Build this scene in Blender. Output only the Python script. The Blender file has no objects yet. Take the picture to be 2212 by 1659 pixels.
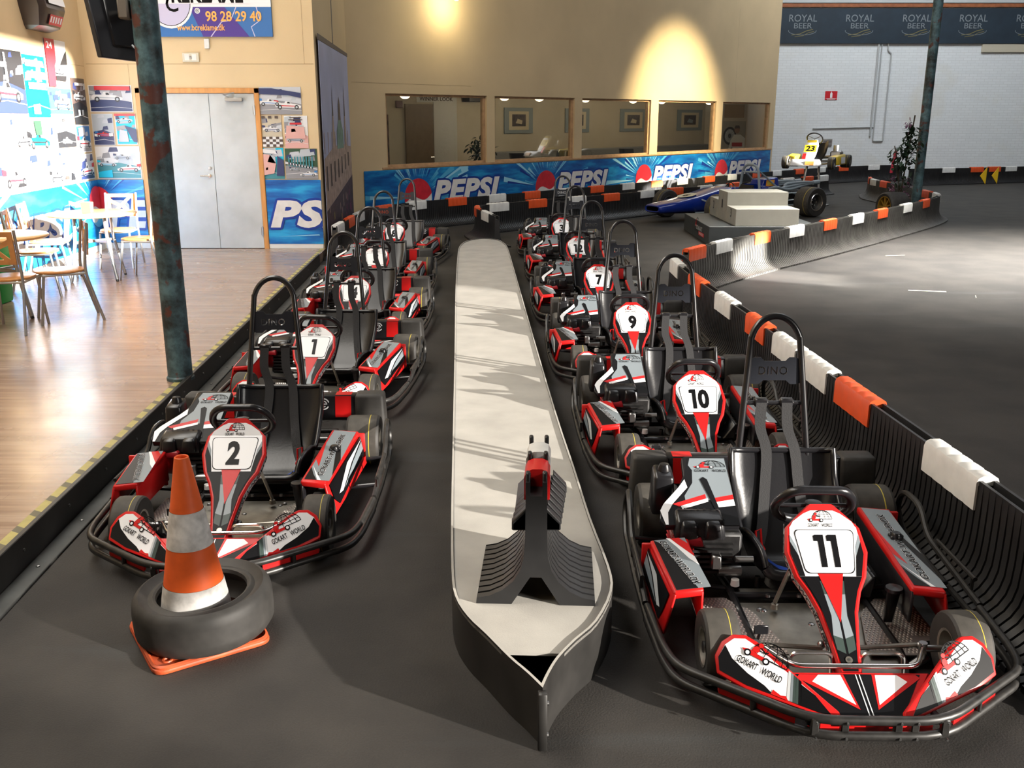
import bpy, bmesh, math, random
from mathutils import Vector, Matrix
PI = math.pi
SC = bpy.context.scene
COL = SC.collection
random.seed(7)
V = Vector

# ------------------------------------------------------------------ materials
MATS = {}
def M(name, color=None, rough=.5, metal=0., var=0., vscale=8., bump=0., bscale=60., emit=0., coat=0., stretch=None, spec=None):
    if name in MATS: return MATS[name]
    m = bpy.data.materials.new(name); m.use_nodes = True
    nt = m.node_tree; b = nt.nodes['Principled BSDF']
    c = (*color, 1)
    b.inputs['Base Color'].default_value = c
    b.inputs['Roughness'].default_value = rough
    b.inputs['Metallic'].default_value = metal
    if spec is not None: b.inputs['Specular IOR Level'].default_value = spec
    if coat: b.inputs['Coat Weight'].default_value = coat; b.inputs['Coat Roughness'].default_value = .08
    if emit:
        b.inputs['Emission Color'].default_value = c; b.inputs['Emission Strength'].default_value = emit
    if var or bump:
        tc = nt.nodes.new('ShaderNodeTexCoord'); src = tc.outputs['Object']
        if stretch:
            mp = nt.nodes.new('ShaderNodeMapping'); mp.inputs['Scale'].default_value = stretch
            nt.links.new(src, mp.inputs['Vector']); src = mp.outputs['Vector']
    if var:
        n = nt.nodes.new('ShaderNodeTexNoise'); n.inputs['Scale'].default_value = vscale; n.inputs['Detail'].default_value = 5
        nt.links.new(src, n.inputs['Vector'])
        r = nt.nodes.new('ShaderNodeValToRGB')
        r.color_ramp.elements[0].position = .3; r.color_ramp.elements[1].position = .7
        r.color_ramp.elements[0].color = (*[x*(1-var) for x in color], 1)
        r.color_ramp.elements[1].color = (*[min(1, x*(1+var)) for x in color], 1)
        nt.links.new(n.outputs['Fac'], r.inputs['Fac']); nt.links.new(r.outputs['Color'], b.inputs['Base Color'])
    if bump:
        n2 = nt.nodes.new('ShaderNodeTexNoise'); n2.inputs['Scale'].default_value = bscale
        nt.links.new(src, n2.inputs['Vector'])
        bp = nt.nodes.new('ShaderNodeBump'); bp.inputs['Strength'].default_value = bump; bp.inputs['Distance'].default_value = .02
        nt.links.new(n2.outputs['Fac'], bp.inputs['Height']); nt.links.new(bp.outputs['Normal'], b.inputs['Normal'])
    MATS[name] = m
    return m

RED = M('red plastic', (.56, .010, .010), .38, spec=.3)
DRED = M('dark red plastic', (.35, .01, .02), .4)
BLK = M('black print', (.004, .004, .005), .42, spec=.16)
WHT = M('white print', (.84, .85, .88), .35)
GRY = M('grey print', (.20, .235, .26), .38)
LGR = M('light grey print', (.55, .58, .6), .35, coat=.3)
DGN = M('dark green grey print', (.04, .06, .055), .38, spec=.3)
SHELL = M('black moulded plastic', (.012, .012, .014), .28, bump=.02, bscale=90)
TUBE = M('black painted steel', (.012, .012, .014), .3, coat=.4)
SCUFF = M('scuffed black steel', (.018, .017, .016), .42, var=.5, vscale=30)
RUB = M('black rubber', (.028, .026, .024), .62, var=.25, vscale=20)
TREAD = M('worn slick rubber', (.05, .045, .038), .7, var=.25, vscale=25)
YEL = M('yellow line', (.5, .4, .05), .6)
CHR = M('chrome', (.88, .86, .85), .2, 1.)
ALU = M('brushed aluminium', (.36, .34, .30), .4, .9, var=.3, vscale=9)
STEEL = M('grey steel', (.3, .3, .3), .35, 1.)
BELT = M('black webbing', (.016, .016, .018), .75, bump=.1, bscale=200)
BLUE = M('blue strap', (.01, .06, .4), .5)
PLASTIC = M('barrier polyethylene', (.016, .016, .017), .42, var=.35, vscale=5)
CAPW = M('white cap plastic', (.72, .72, .7), .4, var=.08, vscale=12)
CAPO = M('orange cap plastic', (.72, .09, .02), .4, var=.08, vscale=12)

# ------------------------------------------------------------------ mesh builder
class Fr:
    """flat drawing frame: origin, two axes; layer lifts along the normal"""
    def __init__(s, o, u, v, step=.0007):
        s.o = V(o); s.u = V(u).normalized(); v = V(v); s.v = (v - s.u*v.dot(s.u)).normalized(); s.n = s.u.cross(s.v); s.st = step
    def at(s, a, b, l=0): return s.o + s.u*a + s.v*b + s.n*(l*s.st)

TXT = {}
def text_polys(body, bold=0., shear=0., space=1.):
    k = (body, bold, shear, space)
    if k in TXT: return TXT[k]
    cu = bpy.data.curves.new('t', 'FONT'); cu.body = body; cu.offset = bold; cu.shear = shear; cu.space_character = space
    cu.resolution_u = 3
    o = bpy.data.objects.new('t', cu); COL.objects.link(o)
    bpy.context.view_layer.update()
    me = o.evaluated_get(bpy.context.evaluated_depsgraph_get()).to_mesh()
    vs = [(v.co.x, v.co.y) for v in me.vertices]; fs = [tuple(p.vertices) for p in me.polygons]
    x0 = min(v[0] for v in vs); x1 = max(v[0] for v in vs); y0 = min(v[1] for v in vs); y1 = max(v[1] for v in vs)
    vs = [((x-x0)/(x1-x0), (y-y0)/(y1-y0)) for x, y in vs]
    bpy.data.objects.remove(o); bpy.data.curves.remove(cu)
    TXT[k] = (vs, fs, (x1-x0)/(y1-y0)); return TXT[k]

def catmull(pts, n=6):
    pts = [V(p) for p in pts]; out = []
    for i in range(len(pts)-1):
        p0 = pts[max(0, i-1)]; p1 = pts[i]; p2 = pts[i+1]; p3 = pts[min(len(pts)-1, i+2)]
        for k in range(n):
            t = k/n
            out.append(.5*((2*p1)+(p2-p0)*t+(2*p0-5*p1+4*p2-p3)*t*t+(3*p1-p0-3*p2+p3)*t**3))
    out.append(pts[-1]); return out

def rounded(pts, r, n=5, closed=False):
    """polyline with rounded corners"""
    pts = [V(p) for p in pts]; out = []; N = len(pts)
    for i, p in enumerate(pts):
        if not closed and i in (0, N-1): out.append(p); continue
        a = pts[i-1]; b = pts[(i+1) % N]
        da = (a-p); db = (b-p); rr = min(r, da.length*.48, db.length*.48)
        pa = p+da.normalized()*rr; pb = p+db.normalized()*rr
        for k in range(n+1):
            t = k/n; out.append(pa*(1-t)**2+p*2*t*(1-t)+pb*t*t)
    return out

class MB:
    def __init__(s): s.v = []; s.f = []; s.m = []; s.mats = []
    def mi(s, m):
        if m not in s.mats: s.mats.append(m)
        return s.mats.index(m)
    def add(s, vs, fs, m):
        b = len(s.v); s.v += [tuple(x) for x in vs]; i = s.mi(m)
        for f in fs: s.f.append(tuple(b+k for k in f)); s.m.append(i)
        return s
    def bm(s, bm, m):
        bm.verts.ensure_lookup_table()
        for i, v in enumerate(bm.verts): v.index = i
        s.add([v.co for v in bm.verts], [tuple(v.index for v in f.verts) for f in bm.faces], m); bm.free(); return s
    def solid(s, vs, fs, m, bev=0., seg=1):
        bm = bmesh.new(); vv = [bm.verts.new(x) for x in vs]
        for f in fs: bm.faces.new([vv[k] for k in f])
        bmesh.ops.recalc_face_normals(bm, faces=bm.faces)
        if bev: bmesh.ops.bevel(bm, geom=bm.edges[:], offset=bev, segments=seg, affect='EDGES', profile=.5, clamp_overlap=True)
        return s.bm(bm, m)
    def hexa(s, c, m, bev=0., seg=1):
        """8 corners: bottom ring 0-3, top ring 4-7"""
        return s.solid(c, [(3, 2, 1, 0), (4, 5, 6, 7), (0, 1, 5, 4), (1, 2, 6, 5), (2, 3, 7, 6), (3, 0, 4, 7)], m, bev, seg)
    def box(s, lo, hi, m, bev=0., seg=1):
        (x0, y0, z0), (x1, y1, z1) = lo, hi
        return s.hexa([(x0, y0, z0), (x1, y0, z0), (x1, y1, z0), (x0, y1, z0), (x0, y0, z1), (x1, y0, z1), (x1, y1, z1), (x0, y1, z1)], m, bev, seg)
    def tube(s, pts, r, m, n=8, closed=False, rs=None):
        pts = [V(p) for p in pts]; N = len(pts); rings = []
        t0 = (pts[1]-pts[0]).normalized(); up = V((0, 0, 1)) if abs(t0.z) < .9 else V((1, 0, 0))
        a = (up-t0*up.dot(t0)).normalized(); vs = []
        for i, p in enumerate(pts):
            if closed: t = (pts[(i+1) % N]-pts[i-1]).normalized()
            else: t = (pts[min(N-1, i+1)]-pts[max(0, i-1)]).normalized()
            a = (a-t*a.dot(t)).normalized(); b = t.cross(a); R = rs[i] if rs else r
            vs += [p+(a*math.cos(2*PI*k/n)+b*math.sin(2*PI*k/n))*R for k in range(n)]
        fs = []
        for i in range(N if closed else N-1):
            j = (i+1) % N
            for k in range(n): l = (k+1) % n; fs.append((i*n+k, i*n+l, j*n+l, j*n+k))
        if not closed: fs += [tuple(range(n-1, -1, -1)), tuple(range((N-1)*n, N*n))]
        return s.add(vs, fs, m)
    def cyl(s, a, b, r, m, n=12, r2=None):
        return s.tube([a, b], r, m, n, rs=[r, r if r2 is None else r2])
    def ribbon(s, pts, w, side, m, th=.003):
        side = V(side).normalized(); pts = [V(p) for p in pts]; vs = []
        for i, p in enumerate(pts):
            t = (pts[min(len(pts)-1, i+1)]-pts[max(0, i-1)]).normalized(); nn = side.cross(t)
            for q in (p-side*w/2, p+side*w/2): vs += [q-nn*th/2, q+nn*th/2]
        fs = []
        for i in range(len(pts)-1):
            k = 4*i
            fs += [(k, k+2, k+6, k+4), (k+1, k+5, k+7, k+3), (k, k+4, k+5, k+1), (k+2, k+3, k+7, k+6)]
        fs += [(0, 1, 3, 2), tuple(4*(len(pts)-1)+q for q in (0, 2, 3, 1))]
        return s.add(vs, fs, m)
    def lathe(s, prof, m, n=24, axis='z', o=(0, 0, 0), closed=False):
        """prof: list of (r, h)"""
        vs = []; o = V(o)
        for r, h in prof:
            for k in range(n):
                c, d = r*math.cos(2*PI*k/n), r*math.sin(2*PI*k/n)
                vs.append(o+(V((c, d, h)) if axis == 'z' else V((h, c, d)) if axis == 'x' else V((d, h, c))))
        fs = []; P = len(prof)
        for i in range(P if closed else P-1):
            j = (i+1) % P
            for k in range(n): l = (k+1) % n; fs.append((i*n+k, i*n+l, j*n+l, j*n+k))
        return s.add(vs, fs, m)
    def grid(s, rows, m, close=False):
        n = len(rows[0]); vs = [p for r in rows for p in r]; fs = []
        for i in range(len(rows)-1):
            for k in range(n if close else n-1): l = (k+1) % n; fs.append((i*n+k, i*n+l, (i+1)*n+l, (i+1)*n+k))
        return s.add(vs, fs, m)
    def prism(s, pts, d, m, bev=0., seg=1):
        """closed outline extruded by vector d"""
        pts = [V(p) for p in pts]; d = V(d); n = len(pts)
        return s.solid(pts+[p+d for p in pts], [tuple(range(n)), tuple(range(2*n-1, n-1, -1))]+[(k, (k+1) % n, n+(k+1) % n, n+k) for k in range(n)], m, bev, seg)
    def ball(s, c, r, m, sub=2, sc=(1, 1, 1)):
        bm = bmesh.new(); bmesh.ops.create_icosphere(bm, subdivisions=sub, radius=r)
        for v in bm.verts: v.co = V((v.co.x*sc[0], v.co.y*sc[1], v.co.z*sc[2]))+V(c)
        return s.bm(bm, m)
    # flat drawing on a frame
    def p2(s, fr, pts, m, l=1): return s.add([fr.at(a, b, l) for a, b in pts], [tuple(range(len(pts)))], m)
    def r2(s, fr, a0, b0, a1, b1, m, l=1): return s.p2(fr, [(a0, b0), (a1, b0), (a1, b1), (a0, b1)], m, l)
    def rr2(s, fr, a0, b0, a1, b1, r, m, l=1, n=4):
        return s.p2(fr, [(p.x, p.y) for p in rounded([(a0, b0, 0), (a1, b0, 0), (a1, b1, 0), (a0, b1, 0)], r, n, True)], m, l)
    def d2(s, fr, a, b, ra, rb, m, l=1, n=20, t0=0., t1=2*PI):
        return s.p2(fr, [(a+ra*math.cos(t0+(t1-t0)*k/n), b+rb*math.sin(t0+(t1-t0)*k/n)) for k in range(n if t1-t0 > 6.2 else n+1)], m, l)
    def s2(s, fr, pts, w, m, l=1):
        pts = [V((a, b)) for a, b in pts]; L = []; R = []
        for i, p in enumerate(pts):
            t = (pts[min(len(pts)-1, i+1)]-pts[max(0, i-1)]).normalized(); nn = V((-t.y, t.x))*w/2
            L.append(p+nn); R.append(p-nn)
        vs = [fr.at(p.x, p.y, l) for p in L]+[fr.at(p.x, p.y, l) for p in R]; n = len(pts)
        return s.add(vs, [(n+i, n+i+1, i+1, i) for i in range(n-1)], m)
    def arc2(s, fr, a, b, ra, rb, t0, t1, w, m, l=1, n=12):
        return s.s2(fr, [(a+ra*math.cos(t0+(t1-t0)*k/n), b+rb*math.sin(t0+(t1-t0)*k/n)) for k in range(n+1)], w, m, l)
    def t2(s, fr, body, a, b, w, h, m, l=2, bold=.015, shear=0., space=1.):
        vs, fs, asp = text_polys(body, bold, shear, space)
        if w is None: w = h*asp
        return s.add([fr.at(a+x*w, b+y*h, l) for x, y in vs], fs, m)
    def build(s, name, parent=None, smooth=True, ang=40, loc=None):
        me = bpy.data.meshes.new(name); me.from_pydata(s.v, [], s.f)
        for m in s.mats: me.materials.append(m)
        me.polygons.foreach_set('material_index', s.m)
        if smooth:
            me.polygons.foreach_set('use_smooth', [True]*len(s.f)); me.set_sharp_from_angle(angle=math.radians(ang))
        me.update()
        o = bpy.data.objects.new(name, me); COL.objects.link(o)
        if parent: o.parent = parent
        if loc: o.location = loc
        return o

def tag(o, label=None, cat=None, group=None, kind=None):
    if label: o['label'] = label
    if cat: o['category'] = cat
    if group: o['group'] = group
    if kind: o['kind'] = kind
    return o
def thing(name, label, cat, loc=(0, 0, 0), rz=0., group=None):
    o = bpy.data.objects.new(name, None); COL.objects.link(o); o.empty_display_size = .2
    o.location = loc; o.rotation_euler = (0, 0, rz); return tag(o, label, cat, group)
def kids(o): return [c for c in bpy.data.objects if c.parent is o]
def dup(root, loc=None, rz=None, label=None, group=None, skip=()):
    ch = {}
    for c in bpy.data.objects:
        if c.parent: ch.setdefault(c.parent.name, []).append(c)
    def cp(o, par):
        c = o.copy(); COL.objects.link(c)
        if par: c.parent = par
        for k in ch.get(o.name, []):
            if k not in skip: cp(k, c)
        return c
    r = cp(root, None)
    if loc is not None: r.location = loc
    if rz is not None: r.rotation_euler = (0, 0, rz)
    if label: r['label'] = label
    if group: r['group'] = group
    return r
def struct(mb, name, **k): return tag(mb.build(name, **k), kind='structure')
# ------------------------------------------------------------------ the rental kart (nose towards -Y, origin under the front axle)
class Sub:
    """scaled drawing area inside another frame"""
    def __init__(s, fr, a, b, k, rot=0.): s.fr = fr; s.a = a; s.b = b; s.k = k; s.c = math.cos(rot); s.d = math.sin(rot)
    def at(s, x, y, l=0): x, y = x*s.k, y*s.k; return s.fr.at(s.a+x*s.c-y*s.d, s.b+x*s.d+y*s.c, l)

def club_logo(mb, fr, l=3):
    c = (.6, .2); lw = .02
    mb.arc2(fr, c[0], c[1], .4, .36, 0, PI, lw, BLK, l, 16)
    mb.s2(fr, [(.2, .2), (1., .2)], lw, BLK, l)
    for r in (.28, .12): mb.arc2(fr, c[0], c[1], r, .36, 0, PI, lw*.8, BLK, l, 10)
    for h, r in ((.1, .385), (.2, .335), (.29, .24)): mb.s2(fr, [(c[0]-r, c[1]+h), (c[0]+r, c[1]+h)], lw*.8, BLK, l)
    mb.p2(fr, [(0, .19), (.08, .13), (.5, .13), (.64, .18), (.5, .21), (.36, .2), (.3, .23), (.12, .23)], RED, l+1)
    mb.p2(fr, [(.2, .24), (.3, .22), (.36, .27), (.33, .35), (.26, .36), (.21, .31)], RED, l+1)
    mb.d2(fr, .34, .41, .055, .05, RED, l+1, 10)
    mb.s2(fr, [(.36, .36), (.48, .3), (.54, .34)], .03, BLK, l+2)
    for x in (.14, .56):
        mb.d2(fr, x, .15, .075, .075, BLK, l+2, 14); mb.d2(fr, x, .15, .042, .042, WHT, l+3, 12)
    mb.t2(fr, 'GOKART', .0, -.12, .46, .15, BLK, l+1, .012, .1); mb.t2(fr, 'WORLD', .56, -.12, .44, .15, BLK, l+1, .012, .1)

def strip_text(mb, body, pf, a0, a1, h, m, l=2, bold=.02, out=None):
    vs, fs, asp = text_polys(body, bold, .15)
    if out:
        for da, db in ((1, 0), (-1, 0), (0, 1), (0, -1)):
            mb.add([pf(a0+(a1-a0)*x+da*h*.07, y*h+db*h*.07, l-1) for x, y in vs], fs, out)
    mb.add([pf(a0+(a1-a0)*x, y*h, l) for x, y in vs], fs, m)

def wheel(par, x, y, R, w, rim, name='tyre'):
    t = MB()
    prof = [(rim, -w*.44), (R*.80, -w*.5), (R*.93, -w*.49), (R*.985, -w*.42), (R, -w*.32), (R, w*.32), (R*.985, w*.42), (R*.93, w*.49), (R*.80, w*.5), (rim, w*.44), (rim*.97, 0)]
    t.lathe([prof[k] for k in (0, 1, 2, 3)], RUB, 28, 'x'); t.lathe(prof[3:7], TREAD, 28, 'x'); t.lathe(prof[6:], RUB, 28, 'x')
    t.lathe([(R*1.002, w*.20), (R*1.002, w*.225)], YEL, 28, 'x')
    o = t.build(name, par, loc=(x, y, R))
    r = MB()
    r.lathe([(rim*1.04, -w*.46), (rim*.9, -w*.44), (rim*.84, -w*.2), (rim*.84, w*.2), (rim*.9, w*.44), (rim*1.04, w*.46)], ALU, 24, 'x')
    r.lathe([(rim*.84, -.008), (.02, -.008), (.02, .008), (rim*.84, .008)], STEEL, 20, 'x')
    r.cyl((-.05, 0, 0), (.05, 0, 0), .02, STEEL, 12)
    r.build('rim', o)
    return o

def pod(par, q, name, cap, inner=None):
    """q: rear-outer, rear-inner, front-inner, front-outer at the top; sx: -1 outer side is -x"""
    (ro, ri, fi, fo) = [V(p) for p in q]; sx = -1 if ro.x < ri.x else 1
    mb = MB(); zb = .085
    lo = lambda p, d=0.: V((p.x+d, p.y, zb))
    skirt = .035*sx
    top = [ro, ri, fi, fo]
    # body: top slab, outer skirt, inner skirt, rear face, with rounded edges; open mouth at the front
    mb.hexa([ro-V((0, 0, .03)), ri-V((0, 0, .03)), fi-V((0, 0, .03)), fo-V((0, 0, .03)), ro, ri, fi, fo], RED, .009, 2)
    th = .012*sx
    def wall(a, b, da, db, zt, zl, m=RED):
        mb.hexa([V((a.x+da, a.y, zl)), V((b.x+da, b.y, zl)), V((b.x+da-db, b.y, zl)), V((a.x+da-db, a.y, zl)),
                 V((a.x, a.y, zt)), V((b.x, b.y, zt)), V((b.x-db, b.y, zt)), V((a.x-db, a.y, zt))], m, .004)
    wall(ro, fo, skirt, th, fo.z-.008, zb)
    wall(ri, fi, 0, -th, fi.z-.012, .12, SHELL if cap else RED)
    mb.box((min(ro.x+skirt, ri.x)+.004, ro.y-.02, .1), (max(ro.x+skirt, ri.x)-.004, ro.y-.006, ro.z-.008), RED, .003)
    u = ((fi-ri)+(fo-ro)).normalized(); w = (ri-ro); o = ro+V((0, 0, .0015))
    if sx > 0: fr = Fr(ri+V((0, 0, .001)), (ri-fi)*-1, (ro-ri)); L = (fi-ri).length; W = (ro-ri).length
    else: fr = Fr(fo+V((0, 0, .001)), (ro-fo), (fo-fi)); L = (ro-fo).length; W = (ri-ro).length
    P = lambda pts: [(a*L, b*W*sg) for a, b in pts]
    if sx > 0:
        # fr: a runs rear->front, b runs inner->outer; normal must point up
        sg = 1
        mb.p2(fr, P([(.02, .10), (.97, .10), (.97, .92), (.02, .92)]), GRY, 1)
        mb.p2(fr, P([(.30, .10), (.74, .32), (.62, .10)]), RED, 2)
        mb.p2(fr, P([(.72, .10), (.97, .52), (.97, .64), (.80, .26)]), WHT, 2)
        mb.p2(fr, P([(.76, .10), (.97, .10), (.97, .50), (.88, .30)]), BLK, 2)
        mb.p2(fr, P([(.08, .42), (.60, .92), (.88, .92), (.45, .60)]), BLK, 2)
        strip_text(mb, 'GOKART-WORLD.DK', lambda a, b, l: fr.at(L*.90-a, W*.62+b*-1, l), .0, L*.8, W*.2, BLK, 5, .02, WHT)
    else:
        # fr: a runs front->rear along the outer edge, b runs inner (negative)
        sg = -1
        B = lambda pts: [(a*L, b*W) for a, b in pts]
        fr = Fr(fo+V((0, 0, .001)), (ro-fo), (fi-fo))
        s2 = Fr(fo+V((0, 0, .001)), (ro-fo), (fi-fo), -.0007)
        fr = s2
        mb.p2(fr, B([(.03, .08), (.97, .08), (.97, .9), (.03, .9)]), GRY, 1)
        mb.p2(fr, B([(.03, .08), (.97, .08), (.90, .22), (.03, .60)]), BLK, 2)
        mb.p2(fr, B([(.99, .42), (.80, .58), (.56, .74), (.42, .9), (.60, .9), (.8, .7), (.97, .56)]), WHT, 2)
        mb.p2(fr, B([(.97, .52), (.8, .68), (.58, .9), (.84, .9), (.97, .74)]), RED, 3)
        strip_text(mb, 'GOKART-WORLD.DK', lambda a, b, l: fr.at(L*.93-a, W*(.20+.42*a/L)+b, l), .0, L*.84, W*.17, BLK, 5, .02, WHT)
    # printed side panel on the outer skirt
    f2 = Fr(V((fo.x+skirt*.2+.0035*sx, fo.y+.03, fo.z-.035)), (ro-fo), V((skirt*.8, 0, -(fo.z-.035-zb))), .0009 if sx < 0 else -.0009)
    LL = (ro-fo).length-.05; hh = fo.z-.05-zb
    stp = 1
    for pts, m, l in (([(.005, -.012), (LL, -.012), (LL, hh*.72), (LL*.12, hh*.98), (.02, hh*.55)], BLK, 4), ([(LL*.15, hh*.62), (LL*.5, hh*.05), (LL, hh*.0), (LL*.6, hh*.28), (LL*.25, hh*.72)], LGR, 6), ([(LL*.3, hh*.72), (LL*.65, hh*.32), (LL*.98, hh*.1), (LL*.98, hh*.45)], GRY, 6)):
        mb.p2(f2, pts, m, l*stp)
    o = mb.build(name, par, ang=50)
    if cap:
        c = MB(); p = (ro+ri+fi+fo)/4+V((.01, .06, 0))
        c.lathe([(.0, .026), (.016, .026), (.022, .018), (.024, .0)], SHELL, 16, 'z', p)
        for k in range(5): a = 2*PI*k/5; c.box((p.x+.022*math.cos(a)-.007, p.y+.022*math.sin(a)-.007, p.z), (p.x+.022*math.cos(a)+.007, p.y+.022*math.sin(a)+.007, p.z+.016), SHELL, .003)
        c.build('fuel_cap', o)
    return o

def fairing(par):
    mb = MB()
    T = [V((0, .328, .508)), V((0, .285, .438)), V((0, .152, .312)), V((0, -.13, .105))]
    # outline half widths on each facet: (facet, fraction, half width)
    st = [(0, 0, .046), (0, .40, .082), (0, 1, .132), (1, .5, .146), (1, 1, .124), (2, .16, .094), (2, .38, .068), (2, .65, .052), (2, 1, .036)]
    mid = lambda k, t: T[k].lerp(T[k+1], t)
    rows = []; D = V((0, .045, -.04))
    for k, t, w in st:
        c = mid(k, t)
        rows.append([c+V((-w*.93, 0, 0))+D, c+V((-w, 0, 0)), c+V((-w+.008, -.004, .005)), c+V((0, -.004, .005)), c+V((w-.008, -.004, .005)), c+V((w, 0, 0)), c+V((w*.93, 0, 0))+D])
    mb.grid(rows, RED)
    r0 = rows[0]; mb.add(r0, [tuple(range(7))], RED); mb.add(rows[-1], [tuple(range(6, -1, -1))], RED)
    OFF = V((0, -.0045, .0056))
    F = [Fr(T[k+1]+OFF, (1, 0, 0), T[k]-T[k+1]) for k in range(3)]
    Ls = [(T[k]-T[k+1]).length for k in range(3)]
    # cap with the club emblem
    mb.p2(F[0], [(-.116, 0), (.116, 0), (.104, .02), (.066, Ls[0]*.58), (.040, Ls[0]*.72), (-.040, Ls[0]*.72), (-.066, Ls[0]*.58), (-.104, .02)], WHT, 1)
    club_logo(mb, Sub(F[0], -.052, .0105, .088), 3)
    # number plate field
    h = Ls[1]
    mb.p2(F[1], [(-.107, 0), (.107, 0), (.128, h*.45), (.118, h), (-.118, h), (-.128, h*.45)], WHT, 1)
    for s in (-1, 1):
        g = [(.088, 0), (.107, 0), (.128, h*.45), (.124, h*.7), (.1, h*.4)]
        mb.p2(F[1], [(s*a, b) for a, b in (g if s > 0 else g[::-1])], BLK, 2)
        g = [(.1, h*.4), (.124, h*.7), (.122, h*.85), (.104, h*.6)]
        mb.p2(F[1], [(s*a, b) for a, b in (g if s > 0 else g[::-1])], GRY, 2)
    pl = lambda e: [(p.x, p.y) for p in rounded([(-.083-e, .012-e, 0), (.083+e, .012-e, 0), (.104+e, h*.93+e, 0), (-.104-e, h*.93+e, 0)], .022, 5, True)]
    mb.p2(F[1], pl(.003), BLK, 3); mb.p2(F[1], pl(0), WHT, 4)
    # lower tongue
    L = Ls[2]; y = lambda t: L*(1-t)
    mb.p2(F[2], [(-.108, L), (-.08, y(.16)), (-.054, y(.38)), (-.039, y(.65)), (-.024, y(.97)), (.024, y(.97)), (.039, y(.65)), (.054, y(.38)), (.08, y(.16)), (.108, L)], BLK, 1)
    n = 6; cs = [LGR, GRY, GRY, DGN, DGN, BLK]
    for s in (-1, 1):
        for i in range(n):
            a, b = i/n, (i+1)/n
            e0 = lambda t: (.046*(1-t)+.028*t); 
            pts = [(s*.004, y(.05+.9*a)), (s*e0(a), y(.05+.85*a)), (s*e0(b), y(.05+.85*b)), (s*.004, y(.05+.9*b))]
            mb.p2(F[2], pts if s < 0 else pts[::-1], [DGN, GRY, GRY, GRY, DGN, BLK][i], 2)
        pts = [(s*.044, y(0)), (s*.096, y(.02)), (s*.058, y(.3)), (s*.037, y(.7)), (s*.027, y(.42))]
        mb.p2(F[2], pts if s < 0 else pts[::-1], BLK, 3)
    mb.p2(F[2], [(-.041, L), (0, y(.49)), (.041, L)], RED, 4)
    mb.p2(F[1], [(-.041, 0), (.041, 0), (.044, .010), (-.044, .010)], RED, 2)
    mb.d2(F[2], 0, y(.86), .012, .012, ALU, 5, 14); mb.d2(F[2], 0, y(.86), .005, .005, STEEL, 6, 10)
    # white side flank with web address, both sides
    for s in (-1, 1):
        E = [r[1 if s < 0 else 5] for r in rows[2:]]; E2 = [r[0 if s < 0 else 6] for r in rows[2:]]
        ds = [0]
        for i in range(len(E)-1): ds.append(ds[-1]+(E[i+1]-E[i]).length)
        def pf(a, b, l, E=E, E2=E2, ds=ds, s=s):
            i = max(k for k in range(len(ds)-1) if ds[k] <= max(0, a) or k == 0); t = (a-ds[i])/(ds[i+1]-ds[i])
            p = E[i].lerp(E[i+1], t); q = E2[i].lerp(E2[i+1], t); nn = (E[i+1]-E[i]).cross(E2[i]-E[i]).normalized()*(-1 if s < 0 else 1)
            if nn.x*s < 0: nn = -nn
            return p.lerp(q, b)+nn*(l*.0007)
        N = 16; tot = ds[-1]*.86
        for i in range(N):
            a, b = tot*i/N, tot*(i+1)/N
            mb.add([pf(a, .12, 1), pf(b, .12, 1), pf(b, .9, 1), pf(a, .9, 1)], [(0, 1, 2, 3)], WHT if i < 11 else BLK)
        if s < 0: strip_text(mb, 'GOKART-WORLD.DK', lambda a, b, l: pf(a, .82-b, l), .015, tot*.97, .6, BLK, 3, .02, LGR)
        else: strip_text(mb, 'GOKART-WORLD.DK', lambda a, b, l: pf(tot-a, .25+b*.9, l), .015, tot*.97, .6, BLK, 3, .02, LGR)
    return mb.build('front_fairing', par, ang=30), F[1], h

def race_number(num, F, h):
    s = str(num); out = []; H = h*.66
    ws = [.036 if c == '1' else .06 for c in s]; x = -(sum(ws)+.010*(len(s)-1))/2
    for c, w in zip(s, ws):
        mb = MB()
        if c == '1': mb.p2(F, [(x+a*w, .032+b*H) for a, b in ((.42, 0), (1, 0), (1, 1), (.2, 1), (0, .96), (0, .80), (.42, .80))], BLK, 6)
        else: mb.t2(F, c, x, .032, w, H, BLK, 6, .045)
        out.append(mb); x += w+.010
    return out

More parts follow.
